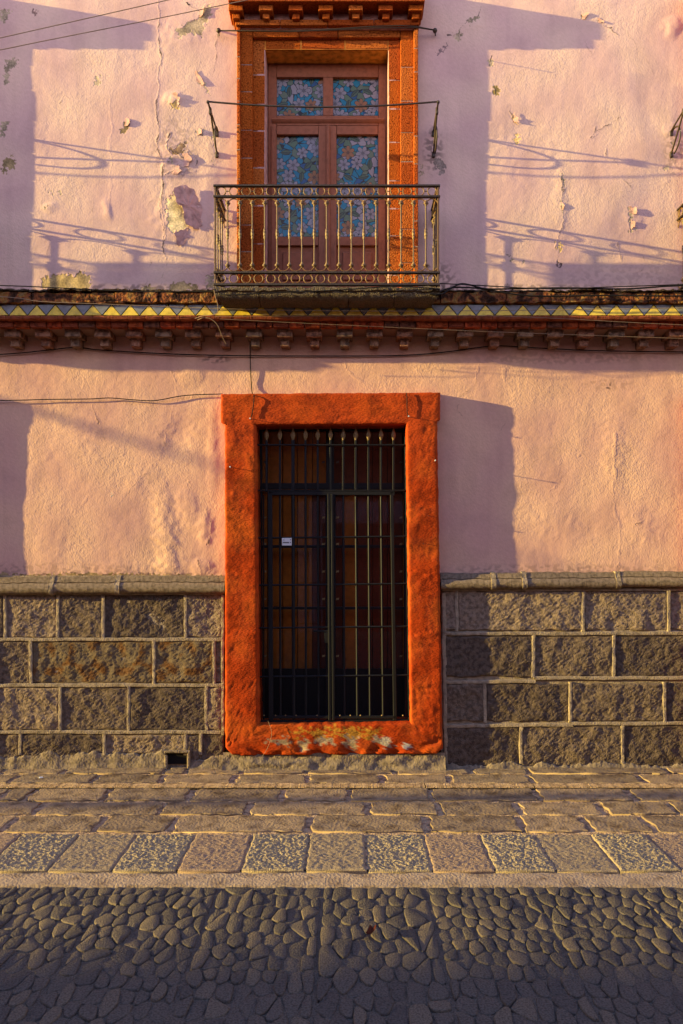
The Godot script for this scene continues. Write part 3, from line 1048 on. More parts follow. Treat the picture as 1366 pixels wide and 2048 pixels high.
	var uc := [
		{"p": [[318, -10], [318, 60], [321, 130], [315, 190], [314, 250], [318, 300], [326, 340], [324, 420], [330, 480]], "w": 1.3, "d": 0.32, "lip": 0.16, "dark": 0.35},
		{"p": [[372, 2], [392, 16], [403, 30]], "w": 1.2, "d": 0.4, "lip": 0.1, "dark": 0.6},
		{"p": [[437, 68], [431, 100], [429, 145]], "w": 1.0, "d": 0.3, "lip": 0.08, "dark": 0.3},
		{"p": [[352, 68], [330, 44], [334, 30]], "w": 0.9, "d": 0.25, "lip": 0.1},
		{"p": [[338, 268], [336, 300], [350, 306], [372, 320], [378, 300], [392, 318], [388, 332]], "w": 1.3, "d": 0.5, "lip": 0.3, "dark": 0.4},
		{"p": [[332, 350], [352, 340], [368, 350], [376, 336]], "w": 1.3, "d": 0.4, "lip": 0.3, "dark": 0.3},
		{"p": [[322, 395], [320, 420], [326, 470], [330, 520]], "w": 1.2, "d": 0.4, "lip": 0.15, "dark": 0.4},
		{"p": [[222, 200], [221, 300], [220, 420]], "w": 1.2, "d": -0.04, "lip": 0.10},
		{"p": [[962, 15], [955, 34]], "w": 0.9, "d": 0.3, "lip": 0.05, "dark": 0.5},
		{"p": [[938, 40], [926, 50], [918, 68], [908, 70], [894, 70]], "w": 1.2, "d": 0.4, "lip": 0.05, "dark": 0.6},
		{"p": [[1206, 48], [1226, 58], [1240, 74]], "w": 1.1, "d": 0.3, "lip": 0.12, "dark": 0.4},
		{"p": [[978, 128], [984, 170], [990, 190]], "w": 0.8, "d": 0.2, "lip": 0.06},
		{"p": [[1020, 216], [1026, 236]], "w": 1.0, "d": 0.3, "lip": 0.1, "dark": 0.4},
		{"p": [[1238, 236], [1220, 245], [1190, 262]], "w": 0.9, "d": 0.25, "lip": 0.1, "dark": 0.3},
		{"p": [[1188, 254], [1186, 264], [1180, 274], [1192, 270]], "w": 1.1, "d": 0.3, "lip": 0.12, "dark": 0.4},
		{"p": [[1215, 296], [1212, 315], [1226, 318], [1234, 328]], "w": 1.0, "d": 0.3, "lip": 0.14, "dark": 0.3},
		{"p": [[1124, 348], [1122, 378], [1128, 380], [1124, 400], [1126, 440], [1116, 470], [1112, 496]], "w": 1.1, "d": 0.35, "lip": 0.15, "dark": 0.4},
		{"p": [[1238, 486], [1240, 525]], "w": 1.0, "d": 0.2, "lip": 0.14, "dark": 0.2},
		{"p": [[1240, 350], [1262, 380], [1240, 384]], "w": 0.9, "d": 0.2, "lip": 0.08, "dark": 0.2},
		{"p": [[1050, 150], [1048, 180]], "w": 0.8, "d": 0.15, "lip": 0.06},
		{"p": [[140, 200], [128, 190], [120, 206]], "w": 0.9, "d": 0.25, "lip": 0.12, "dark": 0.2},
	]
	for k in 14:
		var q := Vector2(rng.randf_range(80, 420) if k % 2 else rng.randf_range(1000, 1366), rng.randf_range(40, 520))
		var dv := Vector2(rng.randf_range(-0.6, 0.6), 1.0).normalized()
		var pl := []
		for t in rng.randi_range(3, 7):
			pl.append([q.x, q.y])
			q += dv.rotated(rng.randf_range(-0.6, 0.6)) * rng.randf_range(10, 26)
		uc.append({"p": pl, "w": 0.75, "d": 0.12, "lip": 0.03, "dark": 0.12})
	var ud := [[1250, 560, 180, 40, 0.06], [1000, 577, 300, 12, 0.25], [250, 577, 320, 12, 0.25], [868, 560, 60, 50, 0.25], [866, 300, 26, 60, 0.3], [350, 300, 60, 90, 0.12], [1350, 300, 30, 80, 0.15]]
	var ux0 := -3.6
	var ux1 := 3.4
	var uy0 := 3.42
	var uy1 := 6.0
	var tx := wall_textures(ux0, ux1, uy0, uy1, 1640, 604, lin(0.59, 0.395, 0.325), 0.85, ul, uc, ud)
	var lumps := [[350, 430, 60, 70, 0.010, 0.0], [350, 320, 46, 50, 0.012, 0.3], [348, 200, 26, 22, 0.020, 0.0], [372, 60, 50, 40, 0.008, 0.0], [290, 100, 60, 80, -0.005, 0.0], [100, 415, 20, 16, 0.008, 0.0], [215, 420, 12, 30, 0.008, 0.2], [1060, 300, 80, 120, -0.004, 0.2], [1262, 438, 30, 40, 0.008, 0.0], [1345, 55, 26, 30, 0.014, 0.0], [420, 330, 24, 80, 0.005, 0.0], [1120, 420, 20, 110, 0.005, 0.0], [1345, 275, 26, 60, 0.012, 0.0], [940, 45, 30, 24, 0.006, 0.0], [60, 300, 60, 90, 0.004, 0.0]]
	var wf := wall_face(ux0, ux1, uy0, uy1, 0.0125, up, [[0.0055, 0.6, 0.6], [0.0012, 2.6, 2.2], [0.0007, 9.0, 6.0], [0.0004, 26.0, 18.0]], lumps)
	var uw := obj("upper_wall", wf, wall_mat(tx), h)
	# lower wall
	var lc := [
		{"p": [[92, 775], [96, 800], [106, 822], [108, 845], [114, 870]], "w": 0.9, "d": 0.2, "lip": 0.10},
		{"p": [[184, 810], [190, 830], [196, 848]], "w": 1.0, "d": 0.25, "lip": 0.10, "dark": 0.3},
		{"p": [[346, 742], [354, 770]], "w": 1.0, "d": 0.25, "lip": 0.10, "dark": 0.3},
		{"p": [[350, 745], [352, 800], [330, 860], [322, 900]], "w": 0.9, "d": 0.12, "lip": 0.08},
		{"p": [[560, 752], [590, 735], [606, 726]], "w": 0.9, "d": 0.2, "lip": 0.10},
		{"p": [[688, 715], [696, 740], [720, 762], [742, 780]], "w": 0.9, "d": 0.2, "lip": 0.12},
		{"p": [[290, 945], [276, 960], [260, 975], [256, 988]], "w": 1.0, "d": 0.3, "lip": 0.10, "dark": 0.2},
		{"p": [[232, 968], [224, 980], [230, 990]], "w": 0.9, "d": 0.2, "lip": 0.1},
		{"p": [[376, 962], [382, 968], [378, 978], [373, 968]], "w": 0.9, "d": 0.2, "lip": 0.1, "dark": 0.2},
		{"p": [[412, 1020], [420, 1050], [418, 1070], [412, 1090]], "w": 1.6, "d": 0.5, "lip": 0.10, "dark": 0.2},
		{"p": [[394, 1120], [400, 1140], [402, 1150]], "w": 1.4, "d": 0.4, "lip": 0.14, "dark": 0.2},
		{"p": [[416, 1124], [420, 1140], [414, 1150]], "w": 1.4, "d": 0.4, "lip": 0.14, "dark": 0.2},
		{"p": [[1228, 868], [1226, 895], [1230, 930], [1229, 958]], "w": 1.1, "d": 0.1, "lip": 0.18},
		{"p": [[1226, 960], [1226, 1000], [1238, 1060], [1238, 1100], [1234, 1135]], "w": 0.9, "d": 0.1, "lip": 0.12},
		{"p": [[960, 705], [958, 735], [951, 760]], "w": 0.9, "d": 0.2, "lip": 0.14},
		{"p": [[1010, 738], [1010, 762]], "w": 1.4, "d": 0.1, "lip": 0.16},
		{"p": [[1285, 1038], [1268, 1050]], "w": 1.0, "d": 0.3, "lip": 0.1, "dark": 0.3},
		{"p": [[60, 1150], [100, 1148], [140, 1145], [180, 1150], [240, 1148], [300, 1152], [360, 1150], [446, 1154]], "w": 1.3, "d": 0.4, "lip": 0.14, "dark": 0.2},
		{"p": [[884, 1152], [1000, 1150], [1100, 1148], [1240, 1144], [1380, 1144]], "w": 1.2, "d": 0.3, "lip": 0.12, "dark": 0.1},
	]
	for k in 34:   # short trowel scars, slanting
		var cx := rng.randf_range(70, 420)
		var cy := rng.randf_range(830, 1130)
		if k % 2:
			cx = rng.randf_range(1020, 1366)
			cy = rng.randf_range(900, 1130)
		var l := rng.randf_range(6, 26)
		lc.append({"p": [[cx, cy], [cx + l * 0.6, cy - l * rng.randf_range(0.3, 1.0)]], "w": 0.9, "d": 0.10, "lip": rng.randf_range(0.04, 0.12)})
	for k in 16:
		var q := Vector2(rng.randf_range(70, 430) if k % 2 else rng.randf_range(900, 1366), rng.randf_range(730, 1080))
		var dv := Vector2(rng.randf_range(-0.7, 0.7), 1.0).normalized()
		var pl := []
		for t in rng.randi_range(3, 7):
			pl.append([q.x, q.y])
			q += dv.rotated(rng.randf_range(-0.6, 0.6)) * rng.randf_range(10, 28)
		lc.append({"p": pl, "w": 0.75, "d": 0.10, "lip": 0.03, "dark": 0.12})
	var ld := [[1120, 1140, 320, 16, 0.14], [90, 1140, 330, 18, 0.12], [1215, 768, 70, 16, 0.10], [1216, 772, 7, 12, 0.4], [430, 718, 40, 10, 0.3], [300, 1150, 160, 8, 0.3], [1120, 716, 250, 16, 0.10]]
	var lp := [{"p": [[225, 985], [226, 990], [220, 990], [219, 986]], "c": Color(0.8, 0.75, 0.68), "d": -0.1}, {"p": [[0, 1146], [60, 1150], [120, 1148], [180, 1146], [446, 1152], [446, 1162], [0, 1162]], "c": Color(0.62, 0.52, 0.36), "d": 0.1}]
	var ly0 := 1.40
	var ly1 := 3.28
	var tl := wall_textures(ux0, ux1, ly0, ly1, 1640, 440, lin(0.61, 0.362, 0.262), 0.9, lp, lc, ld)
	var lumps2 := [[360, 870, 40, 60, -0.010, -0.3], [330, 1060, 30, 130, 0.012, 0.12], [410, 1055, 22, 50, 0.014, 0.0], [380, 1020, 34, 60, 0.010, 0.2], [405, 1135, 34, 24, 0.016, 0.0], [350, 1130, 60, 30, 0.010, 0.0], [270, 970, 34, 40, 0.005, 0.4], [425, 900, 16, 120, 0.006, 0.0], [380, 740, 40, 40, 0.008, 0.0], [150, 850, 60, 60, 0.005, 0.5], [130, 900, 80, 60, 0.004, 0.5], [1228, 900, 30, 120, 0.006, 0.0], [1280, 1050, 40, 60, 0.006, 0.5], [1120, 1050, 60, 60, 0.005, 0.5], [240, 1140, 70, 24, 0.007, 0.0], [100, 1100, 50, 60, 0.004, 0.0]]
	var lf := wall_face(ux0, ux1, ly0, ly1, 0.0125, lo, [[0.0055, 0.6, 0.6], [0.0014, 2.4, 2.0], [0.0008, 8.0, 6.0], [0.0005, 24.0, 18.0]], lumps2)
	obj("lower_wall", lf, wall_mat(tl), h)
	# flakes
	flake([[352, 380], [372, 374], [392, 384], [402, 410], [404, 450], [396, 462], [374, 452], [366, 420], [354, 408]], [[400, 376], [404, 470]], 0.055, uw, M.flake, 0.004)
	flake([[350, 468], [374, 456], [380, 472], [370, 488], [356, 494]], [[381, 460], [368, 494]], 0.022, uw, M.flake)
	flake([[336, 196], [352, 186], [360, 200], [356, 212], [344, 206]], [[336, 190], [344, 210]], 0.022, uw, M.flake)
	flake([[352, 312], [372, 306], [384, 318], [376, 332], [358, 330]], [[352, 306], [356, 334]], 0.015, uw, M.flake)
	flake([[340, 330], [356, 330], [364, 344], [350, 352], [338, 344]], [[338, 328], [340, 350]], 0.013, uw, M.flake)
	flake([[252, 238], [262, 240], [258, 252], [248, 250]], [[248, 238], [246, 252]], 0.014, uw, M.flake)
	flake([[395, 258], [404, 260], [404, 270], [396, 270]], [[393, 258], [393, 272]], 0.012, uw, M.flake)
	flake([[391, 140], [400, 154], [410, 170], [404, 172], [394, 160]], [[389, 142], [402, 176]], 0.012, uw, M.flake)
	flake([[404, 14], [412, 10], [406, 34], [398, 36]], [[400, 10], [396, 36]], 0.012, uw, M.flake)
	flake([[1254, 414], [1270, 416], [1272, 428], [1256, 426]], [[1252, 414], [1254, 428]], 0.020, uw, M.flake)
	flake([[1258, 440], [1268, 444], [1270, 456], [1260, 458]], [[1256, 440], [1258, 460]], 0.014, uw, M.flake)
	flake([[1026, 226], [1034, 238], [1036, 246], [1028, 244]], [[1022, 226], [1026, 248]], 0.014, uw, M.flake)
	flake([[1164, 26], [1174, 28], [1170, 38], [1165, 38]], [[1162, 26], [1163, 40]], 0.014, uw, M.flake)
	flake([[1196, 36], [1204, 42], [1206, 47], [1198, 47]], [[1194, 36], [1196, 48]], 0.012, uw, M.flake)
	flake([[1121, 404], [1126, 408], [1127, 420], [1122, 422]], [[1119, 404], [1120, 424]], 0.012, uw, M.flake)
	# the shell of the house around them
	var sh := MB.new()
	for s in [-1, 1]:
		var xe := 3.4 if s == 1 else -3.6
		sh.box(Vector3(xe + s * 6.0, 3.3, -0.15), Vector3(12.0, 6.6, 0.30), 0.0)
	sh.box(Vector3(-0.1, 6.32, -0.15), Vector3(7.0, 0.64, 0.30), 0.0)
	sh.box(Vector3(-0.1, 3.1, -4.2), Vector3(31.0, 6.6, 0.2), 0.0)
	sh.box(Vector3(-0.1, 6.75, -2.1), Vector3(31.0, 0.2, 4.4), 0.0)
	for s in [-1, 1]:
		sh.box(Vector3(-0.1 + s * 15.4, 3.1, -2.2), Vector3(0.2, 6.6, 3.8), 0.0)
	obj("shell", sh, M.house, h)
	return h


# the dark stone base with raised mortar joints
func build_base(h: Node3D) -> void:
	var zf := 0.028
	var base := piece("stone_base", h)
	var back := MB.new()
	back.box(Vector3((-3.6 + X(446)) * 0.5, 0.72, -0.11), Vector3(X(446) + 3.6, 1.44, 0.26), 0.0)
	obj("backing", back, M.mortar, base)
	back = MB.new()
	back.box(Vector3((3.4 + X(882)) * 0.5, 0.72, -0.11), Vector3(3.4 - X(882), 1.44, 0.26), 0.0)
	obj("backing", back, M.mortar, base)

	var ident := Transform3D.IDENTITY
	# courses: [top px, bottom px, joints px]
	var left := [
		[1188, 1276, [-250, -90, 10, 115, 206, 371, 446]],
		[1282, 1367, [-300, -120, 61, 308, 428, 446]],
		[1374, 1461, [-230, -60, 120, 257, 413, 446]],
		[1468, 1534, [-190, 40, 208, 372, 401, 449]],
	]
	var right := [
		[1181, 1262, [883, 914, 1167, 1338, 1480, 1620]],
		[1272, 1354, [886, 1067, 1228, 1400, 1560]],
		[1366, 1444, [888, 970, 1141, 1330, 1500, 1640]],
		[1452, 1534, [888, 1042, 1246, 1420, 1590]],
	]
	var q := 0
	for side in [left, right]:
		for ci in side.size():
			var cs: Array = side[ci]
			for k in cs[2].size() - 1:
				var a := P(cs[2][k], cs[1], zf)
				var b := P(cs[2][k + 1], cs[0], zf)
				if a.x > 3.3 or b.x < -3.5:
					continue
				var x0 := a.x + 0.008
				var x1 := b.x - 0.008
				if x1 - x0 < 0.04:
					continue
				var mt: Material = M.dado[(q * 5 + k) % 3]
				if side == left and ci == 1 and (k == 2 or k == 3):
					mt = M.dado_rust
				if side == right and ci == 0 and k > 0:
					mt = M.dado[2]
				if side == right and ci > 0:
					mt = M.dado[1] if (k + ci) % 2 else M.dado[0]
				var y0 := maxf(0.0, a.y + 0.004)
				var y1 := b.y - 0.004
				var dip := rng.randf_range(-0.002, 0.006)
				if side == left and ci == 3 and k == 2:
					y0 = 0.115   # the drain runs under this stone
				var st := stone_block(ident, x0, x1, y0, y1, 0.0, zf + dip, 0.0098, [[0.007, 4.0], [0.0045, 11.0], [0.0042, 62.0]], 0.009, 0.010)
				obj("stone", st, mt, base)
			q += 1
	# raised mortar ribbons
	var jl := [[1279, 1.0], [1370.5, 1.0], [1464.5, 1.0]]
	for y in jl:
		strip(base, -250, y[0], 446, y[0], 6.0)
	strip(base, 889, 1267, 1640, 1267, 6.0)
	strip(base, 888, 1364, 1071, 1363, 6.0)
	strip(base, 1071, 1356, 1640, 1355, 6.0)
	strip(base, 890, 1452, 1146, 1450, 6.0)
	strip(base, 1141, 1447, 1640, 1446, 6.0)
	for ci in left.size():
		for x in left[ci][2]:
			if x > -240 and x < 440:
				strip(base, x, left[ci][0] - 2, x, left[ci][1] + 1 - (25 if ci == 3 else 0), 6.0)
	for ci in right.size():
		for x in right[ci][2]:
			if x > 890 and x < 1500:
				strip(base, x, right[ci][0] - 2, x, right[ci][1] + 1 - (8 if ci == 3 else 0), 6.0)
	strip(base, 445, 1190, 446, 1470, 5.0)
	strip(base, 887, 1186, 892, 1530, 7.0)
	strip(base, -250, 1188, 446, 1187, 5.0)
	strip(base, 884, 1180, 1640, 1178, 5.0)
	# crumbling mortar along the foot
	var segs := [[-250, 333, 1504, 0.052], [377, 450, 1512, 0.050], [886, 1640, 1527, 0.046]]
	for s in segs:
		var x0 := X(s[0], 0.03)
		var x1 := X(s[1], 0.03)
		var yt := Y(s[2], 0.03)
		var nu := int((x1 - x0) / 0.010) + 2
		var nv := 14
		var pts := PackedVector3Array()
		for j in nv:
			for k in nu:
				var x := lerpf(x0, x1, float(k) / (nu - 1))
				var t := float(j) / (nv - 1)
				var top: float = yt + nz.get_noise_2d(x * 3.2, 4.0) * 0.035 + nz.get_noise_2d(x * 11.0, 8.0) * 0.014 + nz.get_noise_2d(x * 37.0, 8.0) * 0.008
				var y := lerpf(-0.01, maxf(0.02, top), t)
				var z: float = lerpf(s[3] + 0.012, 0.036, pow(t, 0.8)) + nz.get_noise_2d(x * 8.0, y * 8.0 + 3.0) * 0.006 + nz.get_noise_2d(x * 50.0, y * 50.0) * 0.0012
				if j == nv - 1:
					z = 0.01
				pts.append(Vector3(x, y, z))
		var foot := MB.new()
		foot.grid(pts, nu, nv)
		obj("crumbling_mortar", foot, M.mortar_rough, base)
	# drain opening: dark box with a mortar rim
	var dr := MB.new()
	var da := P(336, 1528, 0.03)
	var db := P(375, 1505, 0.03)
	dr.box(Vector3((da.x + db.x) * 0.5, (da.y + db.y) * 0.5, 0.024), Vector3(db.x - da.x, db.y - da.y, 0.012), 0.0)
	obj("drain_hole", dr, M.dark, base)
	var rim := MB.new()
	rim.box(Vector3(da.x - 0.012, 0.05, 0.034), Vector3(0.022, 0.11, 0.05), 0.006)
	rim.box(Vector3(db.x + 0.012, 0.055, 0.034), Vector3(0.022, 0.13, 0.05), 0.006)
	rim.box(Vector3((da.x + db.x) * 0.5, db.y + 0.010, 0.034), Vector3(db.x - da.x + 0.05, 0.02, 0.05), 0.006)
	obj("drain_rim", rim, M.mortar_rough, base)
	# moulding on top, in lengths with mortar joints
	var ms := [[-250, -40, 1190, 1155], [-40, 98, 1190, 1155], [105, 229, 1189, 1154], [238, 449, 1188, 1153], [882, 984, 1179, 1148], [992, 1046, 1178, 1147], [1054, 1234, 1177, 1146], [1242, 1640, 1175, 1144]]
	for m in ms:
		var mb := MB.new()
		mb.extrude(mould_profile(m[2], m[3], 0.0), X(m[0], 0.085), X(m[1], 0.085), 0.03, nz, 0.006, 12.0)
		obj("moulding_stone", mb, M.mould, base)
	for j in [[98, 105, 1190, 1154], [229, 238, 1189, 1153], [984, 992, 1179, 1147], [1046, 1054, 1178, 1146], [1234, 1242, 1177, 1145]]:
		var mb := MB.new()
		mb.extrude(mould_profile(j[2], j[3], 0.004), X(j[0], 0.085) - 0.002, X(j[1], 0.085) + 0.002, 0.01, nz, 0.006, 30.0)
		obj("moulding_joint", mb, M.mortar, base)


func mould_profile(yb: float, yt: float, grow: float) -> PackedVector2Array:
	var y0 := Y(yb, 0.085)
	var y1 := Y(yt, 0.05)
	var hh := y1 - y0
	var p := PackedVector2Array([Vector2(0.002, y1 + 0.006 + grow), Vector2(0.046 + grow, y1 + grow), Vector2(0.052 + grow, y1 - hh * 0.16), Vector2(0.058 + grow, y1 - hh * 0.30)])
	for k in 9:
		var a := lerpf(PI * 0.5, -PI * 0.5, k / 8.0)
		p.append(Vector2(0.052 + grow + cos(a) * hh * 0.32, y0 + hh * 0.33 + sin(a) * (hh * 0.33 + grow)))
	p.append(Vector2(0.002, y0 - 0.004))
	return p


func strip(parent: Node, xa: float, ya: float, xb: float, yb: float, wpx: float) -> void:
	var a := P(xa, ya, 0.034)
	var b := P(xb, yb, 0.034)
	var d := (b - a)
	var m := maxi(2, int(d.length() / 0.025))
	var side := d.normalized().cross(Vector3(0, 0, 1)) * wpx * 0.5 / 268.0
	var pts := PackedVector3Array()
	var prof := [[-1.15, 0.015], [-1.0, 0.034], [-0.88, 0.038], [0.88, 0.038], [1.0, 0.034], [1.15, 0.015]]
	for q in prof:
		for k in m + 1:
			var p := a + d * float(k) / m
			p += side * q[0] * (1.1 + 0.2 * nz.get_noise_3d(p.x * 12.0, p.y * 12.0, q[0] * 2.0))
			p += side * nz.get_noise_3d(p.x * 4.0, p.y * 4.0, 4.0) * 0.35
			p.z = q[1] + nz.get_noise_3d(p.x * 25.0, p.y * 25.0, q[0]) * 0.003
			pts.append(p)
	var mb := MB.new()
	mb.grid(pts, m + 1, prof.size(), false, true)
	if mb.n[(m + 1) * 2 + 1].z < 0.0:
		mb = MB.new()
		mb.grid(pts, m + 1, prof.size(), false, false)
	obj("mortar_joint", mb, M.mortar, parent)


func build_cornice(h: Node3D) -> void:
	var co := piece("cornice", h)
	var x0 := -3.6
	var x1 := 3.4
	var body := MB.new()
	body.extrude(PackedVector2Array([Vector2(-0.02, Y(592, 0.3)), Vector2(0.20, Y(606, 0.27)), Vector2(0.235, Y(608, 0.27)), Vector2(0.235, Y(636, 0.27)), Vector2(0.185, Y(640, 0.23)), Vector2(0.185, Y(655, 0.21)), Vector2(0.02, Y(657, 0.24)), Vector2(-0.02, Y(657, 0.24))]), x0, x1, 0.5, nz)
	obj("core", body, M.brick_gap, co)
	# top course of weathered ledge bricks, uneven lengths
	var x := x0
	while x < x1:
		var l := rng.randf_range(0.28, 0.62)
		var e := minf(x + l, x1)
		var mb := MB.new()
		var dz := rng.randf_range(-0.008, 0.006)
		var ty := Y(582.5, 0.30) + rng.randf_range(-0.004, 0.003)
		mb.extrude(PackedVector2Array([Vector2(0.0, ty + 0.03), Vector2(0.28 + dz, ty), Vector2(0.295 + dz, ty - 0.006), Vector2(0.295 + dz, Y(604, 0.30)), Vector2(0.20, Y(608, 0.30)), Vector2(0.0, Y(604, 0.30))]), x + 0.003, e - 0.003, 0.03, nz, 0.011, 14.0)
		obj("ledge_brick", mb, M.ledge, co)
		x = e
	x = x0
	while x < x1:   # thin capping slates on the ledge
		var l := rng.randf_range(0.12, 0.34)
		var e := minf(x + l, x1)
		var mb := MB.new()
		var dz := rng.randf_range(-0.012, 0.010)
		var ty := Y(578.5, 0.30) + rng.randf_range(-0.005, 0.004)
		mb.extrude(PackedVector2Array([Vector2(0.0, ty + 0.012), Vector2(0.30 + dz, ty), Vector2(0.31 + dz, ty - 0.012), Vector2(0.27, ty - 0.020), Vector2(0.0, ty - 0.014)]), x + 0.002, e - 0.002, 0.03, nz, 0.010, 20.0)
		obj("capping_slate", mb, M.ledge_dark, co)
		x = e
	# zigzag tiles
	var zt := 0.266
	var ty0 := Y(630.5, zt)
	var ty1 := Y(609.5, zt)
	var pitch := 37.4 * (D - zt) / F
	var k0 := int(floor(x0 / pitch)) - 1
	var ym := tile_mesh(pitch, ty1 - ty0, false)
	var bm := tile_mesh(pitch, ty1 - ty0, true)
	for k in range(k0, int(x1 / pitch) + 1):
		var cx: float = X(36.0, zt) + (k - int(X(36.0, zt) / pitch)) * pitch
		if cx - pitch < x0 or cx + pitch > x1:
			continue
		var a := obj("yellow_tile", ym, M.tile_yellow, co)
		a.position += Vector3(cx, ty0, zt - 0.012 + rng.randf_range(-0.001, 0.001))
		a.rotation = Vector3(rng.randf_range(-0.02, 0.02), rng.randf_range(-0.02, 0.02), 0)
		var b := obj("grey_blue_tile", bm, M.tile_blue, co)
		b.position += Vector3(cx + pitch * 0.5, ty0, zt - 0.012 + rng.randf_range(-0.001, 0.001))
		b.rotation = Vector3(rng.randf_range(-0.02, 0.02), rng.randf_range(-0.02, 0.02), 0)
	# terracotta lip under the tiles, in lengths
	x = x0
	while x < x1:
		var e := minf(x + 0.125, x1)
		var mb := MB.new()
		var ya := Y(631.0, 0.26)
		var yb := Y(639.5, 0.26)
		mb.extrude(PackedVector2Array([Vector2(0.2, ya), Vector2(0.262, ya - 0.001), Vector2(0.268, ya - 0.010), Vector2(0.263, yb + 0.006), Vector2(0.24, yb), Vector2(0.2, yb)]), x + 0.0015, e - 0.0015, 0.02, nz, 0.006, 18.0)
		obj("lip_tile", mb, M.terracotta, co)
		x = e
	# brick band
	x = x0
	var k := 0
	while x < x1:
		var e := minf(x + rng.randf_range(0.108, 0.124), x1)
		var mb := MB.new()
		mb.box(Vector3((x + e) * 0.5, (Y(640.5, 0.21) + Y(655.5, 0.21)) * 0.5, 0.172 + rng.randf_range(-0.003, 0.004)), Vector3(e - x - 0.005, Y(640.5, 0.21) - Y(655.5, 0.21), 0.09), 0.006)
		obj("brick", mb, M.brick[rng.randi() % 4], co)
		x = e
		k += 1
	# two-step brackets
	for b in range(-11, 25):
		var cx := X(25.3 + 60.35 * b, 0.15) - 0.0
		if cx < x0 + 0.1 or cx > x1 - 0.1:
			continue
		var mb := MB.new()
		var u0 := Y(673.5, 0.165)
		var u1 := Y(656.5, 0.165)
		mb.box(Vector3(cx + rng.randf_range(-0.004, 0.004), (u0 + u1) * 0.5, 0.0825), Vector3(0.116, u1 - u0, 0.165), 0.005)
		var w0 := Y(693.0, 0.11)
		var w1 := Y(672.0, 0.11)
		mb.box(Vector3(cx + rng.randf_range(-0.004, 0.004), (w0 + w1) * 0.5, 0.055), Vector3(0.066, w1 - w0, 0.11), 0.005)
		for q in mb.v.size():
			mb.v[q] += Vector3(nz.get_noise_3dv(mb.v[q] * 20.0), nz.get_noise_3dv(mb.v[q] * 20.0 + Vector3(5, 0, 0)), nz.get_noise_3dv(mb.v[q] * 20.0 + Vector3(0, 9, 0))) * 0.0025
		obj("bracket", mb, M.bracket[absi(b * 7) % 3], co)


func tile_mesh(w: float, hh: float, down: bool) -> ArrayMesh:
	var mb := MB.new()
	var g0 := 0.0022
	var tri := [Vector2(-w * 0.5 + g0 * 2.0, 0), Vector2(w * 0.5 - g0 * 2.0, 0), Vector2(0, hh - g0)]
	if down:
		tri = [Vector2(-w * 0.5 + g0 * 2.0, hh), Vector2(0, g0), Vector2(w * 0.5 - g0 * 2.0, hh)]
	var ce: Vector2 = (tri[0] + tri[1] + tri[2]) / 3.0
	var f := []
	for t in tri:
		var q: Vector2 = ce + (t - ce) * 0.95
		f.append(mb.vert(Vector3(q.x, q.y, 0.012), Vector3(0, 0, 1)))
	mb.tri(f[0], f[1], f[2])
	for k in 3:
		var a: Vector2 = tri[k]
		var b: Vector2 = tri[(k + 1) % 3]
		var out := Vector3((a.x + b.x) * 0.5 - ce.x, (a.y + b.y) * 0.5 - ce.y, 0.0).normalized()
		var va := mb.vert(Vector3(a.x, a.y, 0.010), out)
		var vb := mb.vert(Vector3(b.x, b.y, 0.010), out)
		mb.quad(f[k], f[(k + 1) % 3], vb, va)
		mb.quad(va, vb, mb.vert(Vector3(b.x, b.y, -0.02), out), mb.vert(Vector3(a.x, a.y, -0.02), out))
	return mb.mesh()


# ------------------------------------------------------------------ the balcony windows
func build_upper_bays(h: Node3D) -> void:
	flower_texture()
	var sr := build_surround(h)
	var dr := build_balcony_door(h)
	var sl := build_slab(h)
	for b in [-1, 1]:
		for o in [sr, dr, sl]:
			var c: Node3D = o.duplicate()
			c.name = String(o.name)
			h.add_child(c, true)
			c.position = o.position + Vector3(b * REP, 0, 0)


